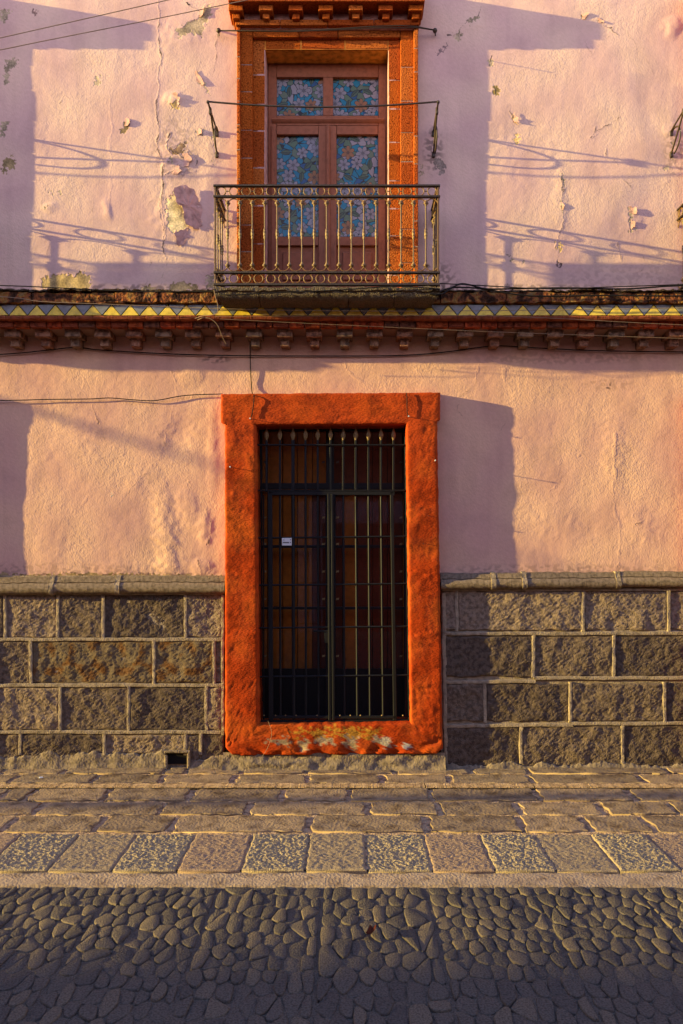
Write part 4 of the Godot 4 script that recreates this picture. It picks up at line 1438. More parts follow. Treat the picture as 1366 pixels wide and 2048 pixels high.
func build_surround(h: Node3D) -> Node3D:
	var s := piece("window_surround", h)
	# bed behind the stones
	var bed := MB.new()
	var zb := 0.012
	bed.box(Vector3((X(474) + X(531)) * 0.5, (3.44 + 5.5) * 0.5, (zb - 0.2) * 0.5), Vector3(X(531) - X(474), 5.5 - 3.44, zb + 0.2), 0.0)
	bed.box(Vector3((X(777) + X(836)) * 0.5, (3.44 + 5.5) * 0.5, (zb - 0.2) * 0.5), Vector3(X(836) - X(777), 5.5 - 3.44, zb + 0.2), 0.0)
	bed.box(Vector3((X(531) + X(777)) * 0.5, (5.41 + 5.5) * 0.5, (zb - 0.2) * 0.5), Vector3(X(777) - X(531), 5.5 - 5.41, zb + 0.2), 0.0)
	obj("bed", bed, M.cantera_gap, s)
	# bands of stones: [px left, px right, z, joint offset]; jambs then heads
	var bands := [[473.5, 480.5, 0.092, 1], [480.5, 505.0, 0.058, 2], [505.0, 530.0, 0.024, 3], [777.0, 801.0, 0.024, 4], [801.0, 827.5, 0.058, 5], [827.5, 836.5, 0.092, 6]]
	var tops := [53.0, 53.0, 75.5, 75.5, 53.0, 53.0]
	for bi in bands.size():
		var b: Array = bands[bi]
		var y: float = tops[bi] if bi in [0, 5] else (tops[bi] + 0.0)
		var first := true
		while y < 577.0:
			var l: float = rng.randf_range(42, 70) if bi in [0, 5] else rng.randf_range(50, 82)
			if first and not bi in [0, 5]:
				l = rng.randf_range(70, 100)
			first = false
			var e := minf(y + l, 578.0)
			if 578.0 - e < 22.0:
				e = 578.0
			var dz := rng.randf_range(-0.0015, 0.0015)
			obj("surround_stone", box_of(b[0] + 0.1, y + 0.45, b[1] - 0.1, e - 0.45, b[2] + dz, 0.0, 0.005), M.cantera[rng.randi() % 3], s)
			y = e
	for hd in [[505.0, 801.0, 53.0, 74.5, 0.058, [598.0, 676.0]], [530.0, 777.0, 76.0, 99.0, 0.024, [602.0, 690.0]]]:
		var xs: Array = [hd[0]] + hd[5] + [hd[1]]
		for k in xs.size() - 1:
			obj("head_stone", box_of(xs[k] + 0.4, hd[2] + 0.4, xs[k + 1] - 0.4, hd[3], hd[4], 0.0, 0.009), M.cantera[k % 3], s)
	for bi in bands.size():   # pointing behind the joints
		var b: Array = bands[bi]
		obj("pointing", box_of(b[0] + 0.8, tops[bi] + 1.0, b[1] - 0.8, 577.5, b[2] - 0.004, 0.0, 0.0), M.cantera_gap, s)
	# frieze and hood above
	var fr := MB.new()
	var fa := P(474, 54, 0.10)
	var fb := P(837, 0, 0.10)
	fr.box(Vector3((fa.x + fb.x) * 0.5, (fa.y + fb.y + 0.04) * 0.5, 0.02), Vector3(fb.x - fa.x, fb.y - fa.y + 0.04, 0.11), 0.004)
	obj("frieze", fr, M.reveal_pink, s)
	for sx in [[470.0, 560.0], [560.0, 655.0], [655.0, 748.0], [748.0, 839.0]]:
		obj("string_course", box_of(sx[0] + 0.3, 38.0, sx[1] - 0.3, 50.0, 0.112, 0.0, 0.007), M.cantera[int(sx[0]) % 3], s)
	for k in 7:
		var cx := 471.3 + 60.0 * k
		var mb := MB.new()
		var a := P(cx, 12, 0.185)
		mb.box(Vector3(a.x, (Y(20.5, 0.185) + Y(4.0, 0.185)) * 0.5, 0.0925), Vector3(28.5 * 0.00364, Y(4.0, 0.185) - Y(20.5, 0.185), 0.185), 0.006)
		var c := P(cx + 0.5, 30, 0.150)
		mb.box(Vector3(c.x, (Y(37.0, 0.15) + Y(21.0, 0.15)) * 0.5, 0.075), Vector3(14.5 * 0.00366, Y(21.0, 0.15) - Y(37.0, 0.15), 0.15), 0.005)
		for q in mb.v.size():
			mb.v[q] += Vector3(nz.get_noise_3dv(mb.v[q] * 30.0), nz.get_noise_3dv(mb.v[q] * 30.0 + Vector3(5, 0, 0)), 0) * 0.003
		obj("hood_bracket", mb, M.cantera[(k * 2) % 3], s)
	var hood := MB.new()
	var y0 := Y(2.0, 0.225)
	var hx0 := X(456, 0.225)
	var hx1 := X(850, 0.225)
	hood.box(Vector3((hx0 + hx1) * 0.5, y0 + 0.035, 0.11), Vector3(hx1 - hx0, 0.07, 0.225), 0.006)
	hood.box(Vector3((hx0 + hx1) * 0.5, y0 + 0.14, 0.115), Vector3(hx1 - hx0 + 0.01, 0.138, 0.235), 0.01)
	obj("hood", hood, M.cantera[1], s)
	# reveals and soffit
	var rv := MB.new()
	var xl := X(530.5, 0.02)
	var xr := X(776.5, 0.02)
	var yt := Y(99.5, 0.02)
	rv.box(Vector3(xl - 0.03, (3.44 + yt) * 0.5, -0.108), Vector3(0.06, yt - 3.44, 0.26), 0.003)
	rv.box(Vector3(xr + 0.03, (3.44 + yt) * 0.5, -0.108), Vector3(0.06, yt - 3.44, 0.26), 0.003)
	obj("reveal", rv, M.reveal_pink, s)
	var sf := MB.new()
	sf.box(Vector3((xl + xr) * 0.5, yt + 0.04, -0.110), Vector3(xr - xl + 0.1, 0.08, 0.26), 0.003)
	obj("soffit", sf, M.reveal, s)
	return s


func flower_texture() -> void:
	var w := 320
	var hh := 420
	var img := Image.create(w, hh, false, Image.FORMAT_RGB8)
	var cell := fnl(FastNoiseLite.TYPE_CELLULAR, 0.026, 21)
	cell.cellular_return_type = FastNoiseLite.RETURN_CELL_VALUE
	var edge := fnl(FastNoiseLite.TYPE_CELLULAR, 0.026, 21)
	edge.cellular_return_type = FastNoiseLite.RETURN_DISTANCE2_SUB
	var grain := fnl(FastNoiseLite.TYPE_SIMPLEX, 0.4, 22)
	var white := Color(0.62, 0.60, 0.65)
	var blue := Color(0.0, 0.50, 0.64)
	var deep := Color(0.12, 0.34, 0.55)
	var green := Color(0.36, 0.46, 0.36)
	var orange := Color(0.66, 0.44, 0.26)
	var line := Color(0.05, 0.05, 0.08)
	for y in hh:
		for x in w:
			var cv := cell.get_noise_2d(x, y)
			var col := white
			if cv > 0.6:
				col = green
			elif cv > -0.25:
				col = blue
			elif cv > -0.36:
				col = deep
			elif cv > -0.55:
				col = Color(0.40, 0.48, 0.40)
			if edge.get_noise_2d(x, y) < -0.93:
				col = line
			img.set_pixel(x, y, col)
	rng.seed = 29
	var spots := []
	for r in 6:
		for c in 4:
			spots.append(Vector2((c + 0.5 + (0.5 if r % 2 else 0.0)) * w / 4.0 + rng.randf_range(-10, 10), (r + 0.5) * hh / 6.0 + rng.randf_range(-8, 8)))
	for s in spots.size():
		var p: Vector2 = spots[s]
		if s % 3 == 2:   # a leaf
			var an := rng.randf() * TAU
			var dirv := Vector2(cos(an), sin(an))
			for y in range(-34, 35):
				for x in range(-34, 35):
					var q := Vector2(x, y)
					var u := q.dot(dirv) / 32.0
					var t := q.dot(dirv.orthogonal()) / 15.0
					var d := absf(t) / maxf(0.001, 1.0 - u * u)
					if absf(u) < 1.0 and d < 1.0:
						var lc := line if d > 0.78 or absf(t) < 0.09 else green.darkened(0.25 if t > 0.0 else 0.1)
						img.set_pixel(posmod(int(p.x) + x, w), posmod(int(p.y) + y, hh), lc)
			continue
		var pet := orange if s % 7 == 1 else white
		var rot := rng.randf() * TAU
		var R := rng.randf_range(34, 42)
		for y in range(-44, 45):
			for x in range(-44, 45):
				var q := Vector2(x, y)
				var l := q.length()
				if l > R + 2.0:
					continue
				var an := fposmod(q.angle() + rot, TAU / 6.0) - TAU / 12.0
				var u := l * cos(an) - R * 0.58
				var t := l * sin(an)
				var d := u * u / pow(R * 0.42, 2.0) + t * t / pow(R * 0.29, 2.0)
				if l < R * 0.24:
					var cl := line if fposmod(l, R * 0.12) < 1.6 else pet.darkened(0.2)
					img.set_pixel(posmod(int(p.x) + x, w), posmod(int(p.y) + y, hh), cl)
				elif d < 1.0:
					img.set_pixel(posmod(int(p.x) + x, w), posmod(int(p.y) + y, hh), line if d > 0.76 else pet.darkened(0.12 * (1.0 - l / R)))
	for y in hh:
		for x in w:
			var k := 1.0 + grain.get_noise_2d(x, y) * 0.16
			var c := img.get_pixel(x, y)
			img.set_pixel(x, y, Color(c.r * k, c.g * k, c.b * k))
	rng.seed = 47
	var m := StandardMaterial3D.new()
	m.albedo_texture = ImageTexture.create_from_image(img)
	m.albedo_color = lin(0.62, 0.62, 0.60)
	m.roughness = 0.18
	m.metallic_specular = 0.36
	M.film = m


func pane(px0: float, py0: float, px1: float, py1: float, z: float, u0: float, v0: float, parent: Node) -> void:
	var mb := MB.new()
	var a := P(px0, py1, z)
	var b := P(px1, py0, z)
	var sc := 1.0 / 0.44
	var pts := [[a.x, a.y], [b.x, a.y], [b.x, b.y], [a.x, b.y]]
	var f := []
	for q in pts:
		f.append(mb.vert(Vector3(q[0], q[1], z), Vector3(0, 0, 1), Vector2(u0 + (q[0] - a.x) * sc, v0 + (b.y - q[1]) * sc * 320.0 / 420.0)))
	mb.quad(f[0], f[1], f[2], f[3])
	mb.col = Color.WHITE
	var back := MB.new()
	back.box(Vector3((a.x + b.x) * 0.5, (a.y + b.y) * 0.5, z - 0.006), Vector3(b.x - a.x, b.y - a.y, 0.008), 0.0)
	for q in back.v.size():
		mb.vert(back.v[q], back.n[q])
	for q in back.i:
		mb.i.push_back(q + 4)
	obj("pane", mb, M.film, parent)


func build_balcony_door(h: Node3D) -> Node3D:
	var d := piece("balcony_door", h)
	var z := -0.15
	# fixed frame
	var fr := MB.new()
	for b in [[536, 128, 553, 578], [757, 128, 778, 578], [553, 128, 757, 154], [553, 231, 757, 251], [646, 154, 666, 231]]:
		var a := P(b[0], b[3], z)
		var c := P(b[2], b[1], z)
		fr.box(Vector3((a.x + c.x) * 0.5, (a.y + c.y) * 0.5, z - 0.04), Vector3(c.x - a.x, c.y - a.y, 0.08), 0.004)
	obj("frame", fr, M.wood, d)
	var nose := MB.new()
	nose.extrude(PackedVector2Array([Vector2(z, Y(237, z)), Vector2(z + 0.018, Y(238, z)), Vector2(z + 0.022, Y(241, z)), Vector2(z + 0.012, Y(245, z)), Vector2(z, Y(247, z))]), X(545, z), X(768, z), 1.0, nz)
	obj("transom_moulding", nose, M.wood, d)
	pane(553, 154, 646, 231, z - 0.03, 0.13, 0.55, d)
	pane(666, 154, 757, 231, z - 0.03, 0.48, 0.21, d)
	# two leaves
	for s in 2:
		var x0 := 542.0 if s == 0 else 657.0
		var x1 := 655.0 if s == 0 else 771.0
		var pa := 553.0 if s == 0 else 673.0
		var pb := 637.0 if s == 0 else 756.0
		var lf := MB.new()
		var zl := z + 0.012
		for b in [[x0, 251, pa, 577], [pb, 251, x1, 577], [pa, 251, pb, 269], [pa, 473, pb, 491], [pa, 571, pb, 577]]:
			var a := P(b[0], b[3], zl)
			var c := P(b[2], b[1], zl)
			lf.box(Vector3((a.x + c.x) * 0.5, (a.y + c.y) * 0.5, zl - 0.025), Vector3(c.x - a.x - 0.001, c.y - a.y - 0.001, 0.05), 0.004)
		obj("leaf", lf, M.wood, d)
		pane(pa, 269, pb, 473, zl - 0.03, 0.31 if s == 0 else 0.77, 0.02 if s == 0 else 0.35, d)
		var pn := MB.new()
		var a := P(pa, 571, zl)
		var c := P(pb, 491, zl)
		pn.box(Vector3((a.x + c.x) * 0.5, (a.y + c.y) * 0.5, zl - 0.035), Vector3(c.x - a.x, c.y - a.y, 0.02), 0.0)
		pn.box(Vector3((a.x + c.x) * 0.5, (a.y + c.y) * 0.5, zl - 0.022), Vector3(c.x - a.x - 0.09, c.y - a.y - 0.09, 0.022), 0.009)
		obj("panel", pn, M.wood, d)
	var ast := MB.new()
	var aa := P(652, 577, z + 0.02)
	var ab := P(660, 251, z + 0.02)
	ast.box(Vector3((aa.x + ab.x) * 0.5, (aa.y + ab.y) * 0.5, z + 0.018), Vector3(ab.x - aa.x, ab.y - aa.y, 0.024), 0.008)
	obj("astragal", ast, M.wood, d)
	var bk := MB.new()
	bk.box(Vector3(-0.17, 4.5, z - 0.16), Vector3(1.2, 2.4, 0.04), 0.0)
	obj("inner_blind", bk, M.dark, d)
	return d


func build_slab(h: Node3D) -> Node3D:
	var s := piece("balcony_slab", h)
	var xs := [428.0, 518.0, 697.0, 789.0, 880.5]
	var ty := Y(573.0, 0.45)
	for k in 4:
		var mb := MB.new()
		var p := PackedVector2Array([Vector2(0.0, ty + 0.005), Vector2(0.44, ty), Vector2(0.455, ty - 0.008), Vector2(0.455, Y(581.5, 0.45)), Vector2(0.440, Y(583.0, 0.45)), Vector2(0.440, Y(587.0, 0.44))])
		for q in 6:
			var a := (q + 1) / 6.0 * PI * 0.42
			p.append(Vector2(0.30 + 0.14 * cos(a), Y(587.0, 0.44) - 0.060 * sin(a)))
		p.append(Vector2(0.0, Y(603.0, 0.36)))
		mb.extrude(p, X(xs[k], 0.45) + 0.002, X(xs[k + 1], 0.45) - 0.002, 0.02, nz, 0.009, 20.0)
		# the ends curve in under the slab
		var e := 0.07
		for q in mb.v.size():
			var v := mb.v[q]
			var dip := clampf((ty - 0.035 - v.y) / 0.08, 0.0, 1.0)
			if k == 0:
				v.x += dip * dip * e * clampf(1.0 - (v.x - X(428, 0.45)) / 0.3, 0.0, 1.0)
			if k == 3:
				v.x -= dip * dip * e * clampf(1.0 - (X(880.5, 0.45) - v.x) / 0.3, 0.0, 1.0)
			mb.v[q] = v
		obj("slab_stone", mb, M.slab, s)
	return s


# ------------------------------------------------------------------ the ground floor windows
func build_lower_windows(h: Node3D) -> void:
	var s := piece("painted_surround", h)
	# loops in photograph pixels: outer from, outer to, inner from, inner to, steps
	var segs := [
		[[464, 1512], [450, 1496], [518, 1450], [518, 1446], 4],
		[[450, 1496], [449, 846], [518, 1446], [512.5, 880], 96],
		[[449, 846], [441, 844], [512.5, 880], [512.5, 878], 1],
		[[441, 844], [441, 787], [512.5, 878], [512, 850], 9],
		[[441, 787], [881, 784], [512, 850], [812, 848], 66],
		[[881, 784], [881, 838], [812, 848], [812.5, 870], 9],
		[[881, 838], [875, 840], [812.5, 870], [812.6, 872], 1],
		[[875, 840], [886, 1496], [812.6, 872], [821, 1444], 96],
		[[886, 1496], [874, 1508], [821, 1444], [821, 1447], 4],
		[[874, 1508], [464, 1512], [821, 1447], [518, 1450], 66],
	]
	var outer := []
	var inner := []
	for g0 in segs:
		for k in g0[4]:
			var t: float = float(k) / g0[4]
			outer.append(P(lerpf(g0[0][0], g0[1][0], t), lerpf(g0[0][1], g0[1][1], t), 0.1))
			inner.append(P(lerpf(g0[2][0], g0[3][0], t), lerpf(g0[2][1], g0[3][1], t), 0.1))
	var prof := [[0.0, 0.0], [0.0, 0.05], [0.0, 0.078], [0.010, 0.092], [0.032, 0.099], [0.08, 0.101]]
	for k in 18:
		prof.append([lerpf(0.14, 0.90, k / 17.0), 0.101])
	prof.append_array([[0.955, 0.1], [0.982, 0.095], [0.996, 0.085], [1.0, 0.070], [1.0, 0.03], [1.0, -0.02], [1.0, -0.07], [1.0, -0.18]])
	var nu := outer.size()
	var nv := prof.size()
	var pts := PackedVector3Array()
	for pr in prof:
		for k in nu:
			var o: Vector3 = outer[k]
			var i: Vector3 = inner[k]
			var p := o.lerp(i, pr[0])
			p.z = pr[1]
			# brushed render: trowel waves and lumps on the face, a wavering arris
			var face := smoothstep(0.04, 0.09, pr[1])
			var low := smoothstep(0.9, 0.15, p.y)
			p.z += face * (nz.get_noise_2d(p.x * 4.0, p.y * 4.0) * 0.004 + nz.get_noise_2d(p.x * 16.0, p.y * 20.0) * 0.0012 * (1.0 + 1.3 * low) + nz.get_noise_2d(p.x * 48.0, p.y * 58.0) * 0.0007 * (1.0 + 1.4 * low))
			p.z += face * 0.005 * maxf(0.0, nz.get_noise_2d(p.x * 9.0 + 40.0, p.y * 6.0) - 0.42) - face * 0.007 * maxf(0.0, nz.get_noise_2d(p.x * 6.0 + 70.0, p.y * 15.0) - 0.5)
			var wv := nz.get_noise_2d(p.x * 11.0 + 30.0, p.y * 11.0) * 0.0022 + nz.get_noise_2d(p.x * 35.0, p.y * 35.0) * 0.0018
			for jy in [0.62, 1.02, 1.46, 1.93]:
				p.z -= face * 0.0035 * exp(-pow((p.y - jy - nz.get_noise_2d(p.x * 9.0, jy) * 0.03) / 0.010, 2.0)) * (1.0 if p.y < 2.4 else 0.0)
			p += (o - i).normalized() * wv * (1.0 if pr[0] < 0.1 or pr[0] > 0.9 else 0.3) * (1.0 + low)
			# broken edge along the foot of the sill
			if p.y < 0.24 and pr[0] < 0.45:
				p.z -= face * 0.022 * smoothstep(0.05, 0.35, nz.get_noise_2d(p.x * 6.0, p.y * 9.0 + 2.0)) * (1.0 - pr[0] / 0.45)
			pts.append(p)
	var mb := MB.new()
	var oc := Color(0.42, 0.20, 0.03)
	var pl := Color(0.34, 0.25, 0.16)
	var blobs := [[596, 1465, 10, 10, oc], [621, 1463, 8, 8, oc], [640, 1466, 12, 12, oc], [668, 1463, 10, 10, oc], [692, 1465, 9, 12, oc], [712, 1464, 12, 12, oc], [734, 1466, 8, 14, oc], [752, 1463, 8, 8, oc], [566, 1484, 16, 9, pl], [607, 1488, 11, 14, pl], [650, 1482, 24, 7, pl], [702, 1486, 15, 16, pl], [772, 1484, 15, 12, Color(0.40, 0.34, 0.26)], [752, 1479, 9, 7, Color(0.22, 0.17, 0.13)], [811, 1491, 6, 7, Color(0.55, 0.50, 0.44)], [540, 1482, 8, 6, Color(0.3, 0.2, 0.12)]]
	mb.colored = true
	mb.grid(pts, nu, nv, true, false)
	if mb.n[nu * 12 + 130].z < 0.0:
		mb = MB.new()
		mb.colored = true
		mb.grid(pts, nu, nv, true, true)
	for q in mb.v.size():
		var p := mb.v[q]
		var a := nz.get_noise_2d(p.x * 3.0, p.y * 3.0)
		var b := nz.get_noise_2d(p.x * 30.0, p.y * 30.0)
		var col := Color(0.35, 0.046, 0.011).lerp(Color(0.43, 0.080, 0.015), clampf(a * 0.9 + b * 0.3 + 0.25, 0.0, 1.0))
		if p.y > 2.35:
			col = col.lerp(Color(0.42, 0.062, 0.014), 0.6)
		if p.y < 0.37 and p.z > 0.03:
			var px := 700.0 + p.x * F / (D - 0.1)
			var py := 1095.0 - (p.y - E) * F / (D - 0.1)
			var wx := nz.get_noise_2d(p.x * 25.0, p.y * 25.0) * 10.0 + nz.get_noise_2d(p.x * 70.0, p.y * 70.0) * 5.0
			var wy := nz.get_noise_2d(p.x * 25.0 + 8.0, p.y * 25.0) * 8.0
			for bl in blobs:
				var dd: float = pow((px + wx - bl[0]) / bl[2], 2.0) + pow((py + wy - bl[1]) / bl[3], 2.0)
				if dd < 1.0:
					col = col.lerp(bl[4], smoothstep(1.0, 0.7, dd))
		mb.c[q] = col
	var fr := obj("surround_render", mb, M.paint, s)
	# a rough concrete footing under the sill
	var ft := MB.new()
	var fp := PackedVector3Array()
	for j in 12:
		for k in 120:
			var x := lerpf(X(446, 0.06), X(890, 0.06), k / 119.0)
			var t := j / 11.0
			fp.append(Vector3(x, lerpf(-0.01, 0.13, t), lerpf(0.115, 0.07, t) + nz.get_noise_2d(x * 4.0, t * 2.0) * 0.012 + nz.get_noise_2d(x * 14.0, t * 3.0) * 0.004 + nz.get_noise_2d(x * 45.0, t * 8.0) * 0.0015))
	ft.grid(fp, 120, 12)
	obj("footing", ft, M.mortar_rough, s)
	for b in [-1, 1]:
		var c: Node3D = s.duplicate()
		c.name = "painted_surround"
		h.add_child(c, true)
		c.position = Vector3(b * 3.5, 0, 0)
		c.scale = Vector3(1, 1, 0.74 if b < 0 else 1.0)
	# glazed doors behind the grille
	var dz := -0.13
	var gd := piece("glazed_door", h)
	var fm := MB.new()
	var bars := [[505, 842, 524, 1450], [808, 842, 830, 1450], [524, 842, 808, 862], [524, 966, 808, 978], [651, 978, 671, 1444], [524, 1436, 651, 1444], [671, 1436, 808, 1444], [652, 862, 668, 966], [524, 1090, 651, 1096], [671, 1090, 808, 1096], [524, 1214, 651, 1219], [671, 1214, 808, 1219]]
	for b in bars:
		var a := P(b[0], b[3], dz)
		var c := P(b[2], b[1], dz)
		fm.box(Vector3((a.x + c.x) * 0.5, (a.y + c.y) * 0.5, dz - 0.02), Vector3(c.x - a.x, c.y - a.y, 0.04), 0.003)
	obj("frame", fm, M.iron_black, gd)
	var lp := MB.new()
	for b in [[524, 1338, 651, 1436], [671, 1338, 808, 1436]]:
		var a := P(b[0], b[3], dz)
		var c := P(b[2], b[1], dz)
		lp.box(Vector3((a.x + c.x) * 0.5, (a.y + c.y) * 0.5, dz - 0.02), Vector3(c.x - a.x, c.y - a.y, 0.02), 0.0)
	obj("kick_panel", lp, M.dark, gd)
	for b in [[524, 862, 652, 966], [668, 862, 808, 966], [524, 978, 651, 1090], [671, 978, 808, 1090], [524, 1096, 651, 1214], [671, 1096, 808, 1214], [524, 1219, 651, 1338], [671, 1219, 808, 1338]]:
		var pn := MB.new()
		var a := P(b[0], b[3], dz - 0.02)
		var c := P(b[2], b[1], dz - 0.02)
		var f := []
		for q in [[a.x, a.y], [c.x, a.y], [c.x, c.y], [a.x, c.y]]:
			f.append(pn.vert(Vector3(q[0], q[1], dz - 0.02), Vector3(0, 0, 1)))
		pn.quad(f[0], f[1], f[2], f[3])
		obj("pane", pn, M.glass, gd)
	# small star-shaped glazing clips
	var clip := MB.new()
	clip.box(Vector3.ZERO, Vector3(0.026, 0.008, 0.006), 0.002, Basis(Vector3(0, 0, 1), 0.6))
	clip.box(Vector3(0, 0, 0.001), Vector3(0.020, 0.010, 0.006), 0.002, Basis(Vector3(0, 0, 1), -0.5))
	var cm := clip.mesh()
	for x in [530.0, 647.0, 675.0, 802.0]:
		for y in [924.0, 1035.0, 1088.0, 1143.0, 1198.0, 1312.0]:
			var o := obj("glazing_clip", cm, M.iron_dark if y < 1000.0 else M.iron_knot, gd)
			o.position = P(x, y, dz + 0.004)
	# wooden shutters behind the glass, boards one by one
	var zs := dz - 0.10
	for k in 11:
		var xa := 505.0 + k * 30.0
		var mt: Material = M.wood_amber if k < 5 else M.wood_red
		obj("upper_board", box_of(xa + 0.6, 838, xa + 29.4, 975, zs, zs - 0.02, 0.003), mt, gd)
		obj("lower_board", box_of(xa + 0.6, 978, xa + 29.4, 1345, zs, zs - 0.02, 0.003), M.wood_amber if k < 4 or k % 4 == 2 else M.wood_red, gd)
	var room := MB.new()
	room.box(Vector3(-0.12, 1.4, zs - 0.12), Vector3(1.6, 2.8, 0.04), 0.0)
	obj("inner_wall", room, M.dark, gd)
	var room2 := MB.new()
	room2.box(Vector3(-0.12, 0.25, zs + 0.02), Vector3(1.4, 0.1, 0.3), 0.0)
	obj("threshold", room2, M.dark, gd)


# ------------------------------------------------------------------ ironwork
func build_ironwork() -> void:
	var zf := 0.42
	var cx := X(655, zf)
	var base_y := Y(573.0, 0.45)
	var rl := thing("balcony_railing", "rusty gold balcony railing with ring bands, in front of the flowered glass door", "railing", Vector3(cx, base_y, 0.0), "balcony railings")
	var xa := X(430.5, zf)
	var xb := X(876.5, zf)
	var ys := [372.0, 393.5, 545.5, 569.5]
	for k in 4:
		var mb := MB.new()
		var y := Y(ys[k], zf)
		var th := 0.014 if k != 3 else 0.016
		mb.box(Vector3((xa + xb) * 0.5, y, zf), Vector3(xb - xa + 0.026, th, 0.030), 0.003)
		for x in [xa, xb]:
			mb.box(Vector3(x, y - 0.0005, zf * 0.5 - 0.01), Vector3(0.026, th - 0.001, zf + 0.01), 0.003)
		obj(["handrail", "upper_rail", "lower_rail", "bottom_rail"][k], mb, M.iron_rail, rl)
	# corner posts, flat brackets at the wall
	for x in [xa, xb]:
		for z in [zf, 0.014]:
			var mb := MB.new()
			var foot := base_y if z == zf else Y(398, zf)
			mb.box(Vector3(x, (Y(372, zf) + foot) * 0.5, z), Vector3(0.013, Y(372, zf) - foot, 0.013), 0.002)
			obj("post", mb, M.iron_gold, rl)
	# baluster
	var yt := Y(405.0, zf)
	var yb := Y(534.0, zf)
	var ym := Y(468.5, zf)
	var pr := PackedVector2Array()
	for q in [[0.0, 0.004], [0.0, 0.011], [0.012, 0.020], [0.022, 0.009], [0.030, 0.0058], [0.21, 0.0052], [0.214, 0.009], [0.222, 0.0105], [0.229, 0.008], [0.236, 0.0115], [0.246, 0.0115], [0.252, 0.008], [0.259, 0.0105], [0.266, 0.009], [0.270, 0.0052]]:
		pr.append(Vector2(q[1], yb + q[0]))
	for q in [[0.032, 0.0058], [0.024, 0.009], [0.014, 0.020], [0.0, 0.011], [-0.002, 0.003]]:
		pr.append(Vector2(q[1], yt - q[0] + 0.006))
	var bm := MB.new()
	bm.lathe(pr, 8, Vector3.ZERO)
	var bmesh := bm.mesh()
	var kn := MB.new()
	var kms := []
	for q in [[yb + 0.013, 0.0105, 0.020], [ym - 0.022, 0.009, 0.014], [ym, 0.0112, 0.016], [ym + 0.022, 0.009, 0.014], [yt - 0.006, 0.0110, 0.022]]:
		if q[0] < ym - 0.1 or q[0] > ym + 0.1 or q[0] < ym - 0.01:
			kn = MB.new()
			kms.append(kn)
		kn.lathe(PackedVector2Array([Vector2(0.004, q[0] - q[2]), Vector2(q[1] * 0.85, q[0] - q[2] * 0.8), Vector2(q[1], q[0] - q[2] * 0.3), Vector2(q[1] * 0.9, q[0] + q[2] * 0.7), Vector2(0.004, q[0] + q[2])]), 8, Vector3.ZERO)
	var kmeshes := kms.map(func(k): return k.mesh())
	var pitch := (xb - xa) / 18.0
	var ring := MB.new()
	var rp := PackedVector3Array()
	for k in 18:
		rp.append(Vector3(cos(TAU * k / 18.0), sin(TAU * k / 18.0), 0) * 0.0312)
	ring.tube(rp, 0.0044, 6, true)
	var rmesh := ring.mesh()
	var boss := MB.new()
	boss.lathe(PackedVector2Array([Vector2(0.0005, -0.006), Vector2(0.006, 0.0), Vector2(0.0005, 0.006)]), 6, Vector3.ZERO)
	boss.box(Vector3.ZERO, Vector3(pitch - 0.064, 0.004, 0.004), 0.001)
	var bosm := boss.mesh()
	var ameshes := []
	for up in [1, -1]:
		var arch := MB.new()
		var ap := PackedVector3Array()
		for k in 11:
			var a := PI * k / 10.0
			var y0 := (Y(397.0, zf) - 0.046) if up == 1 else (Y(543.0, zf) + 0.046)
			ap.append(Vector3(cos(a) * pitch * 0.5, y0 + up * sin(a) * 0.044, 0))
		arch.tube(ap, 0.0040, 5)
		ameshes.append(arch.mesh())
	for k in 19:
		var x := xa + pitch * k
		if k > 0 and k < 18:
			var b := obj("baluster", bmesh, M.iron_gold, rl)
			b.position += Vector3(x, 0, zf)
			b.rotation.y = rng.randf() * 0.6
			for km in kmeshes:
				obj("knot", km, M.iron_knot, b)
		if k < 18:
			for am in ameshes:
				var m := obj("arch", am, M.iron_ring, rl)
				m.position += Vector3(x + pitch * 0.5, 0, zf)
			for yy in [382.7, 557.5]:
				var r := obj("ring", rmesh, M.iron_ring, rl)
				r.position += Vector3(x + pitch * 0.5, Y(yy, zf), zf)
		if k > 0 and k < 18:
			for yy in [382.7, 557.5]:
				var r := obj("boss", bosm, M.iron_rail, rl)
				r.position += Vector3(x, Y(yy, zf), zf)
	for x in [xa, xb]:
		for z in [0.100, 0.205, 0.312]:
			var b := obj("baluster", bmesh, M.iron_gold, rl)
			b.position += Vector3(x, 0, z)
			for km in kmeshes:
				obj("knot", km, M.iron_knot, b)
		for k in 4:
			var z := 0.367 - k * 0.105
			for yy in [382.7, 557.5]:
				var r := obj("ring", rmesh, M.iron_ring, rl)
				r.position += Vector3(x, Y(yy, zf), z)
				r.rotation.y = PI / 2
			for am in ameshes:
				var m := obj("arch", am, M.iron_ring, rl)
				m.position += Vector3(x, 0, z)
				m.rotation.y = PI / 2
				m.scale = Vector3(0.105 / pitch, 1, 1)
	copy_thing(rl, -REP, "balcony railing of the next window to the left, outside the picture")
	copy_thing(rl, REP, "end of the next balcony railing at the right edge of the picture")

	# awning rail on two hinged brackets
	var zt := 0.35
	var ar := thing("awning_rail", "thin dark iron awning rod sagging across the window above the balcony", "awning rail", P(646, 312, 0.0), "awning rails")
	var rod := MB.new()
	rod.tube(catenary(P(414, 203, zt), P(878, 203, zt), 11.0 * (D - zt) / F, 18), 0.0062, 6)
	obj("rod", rod, M.iron_dark, ar)
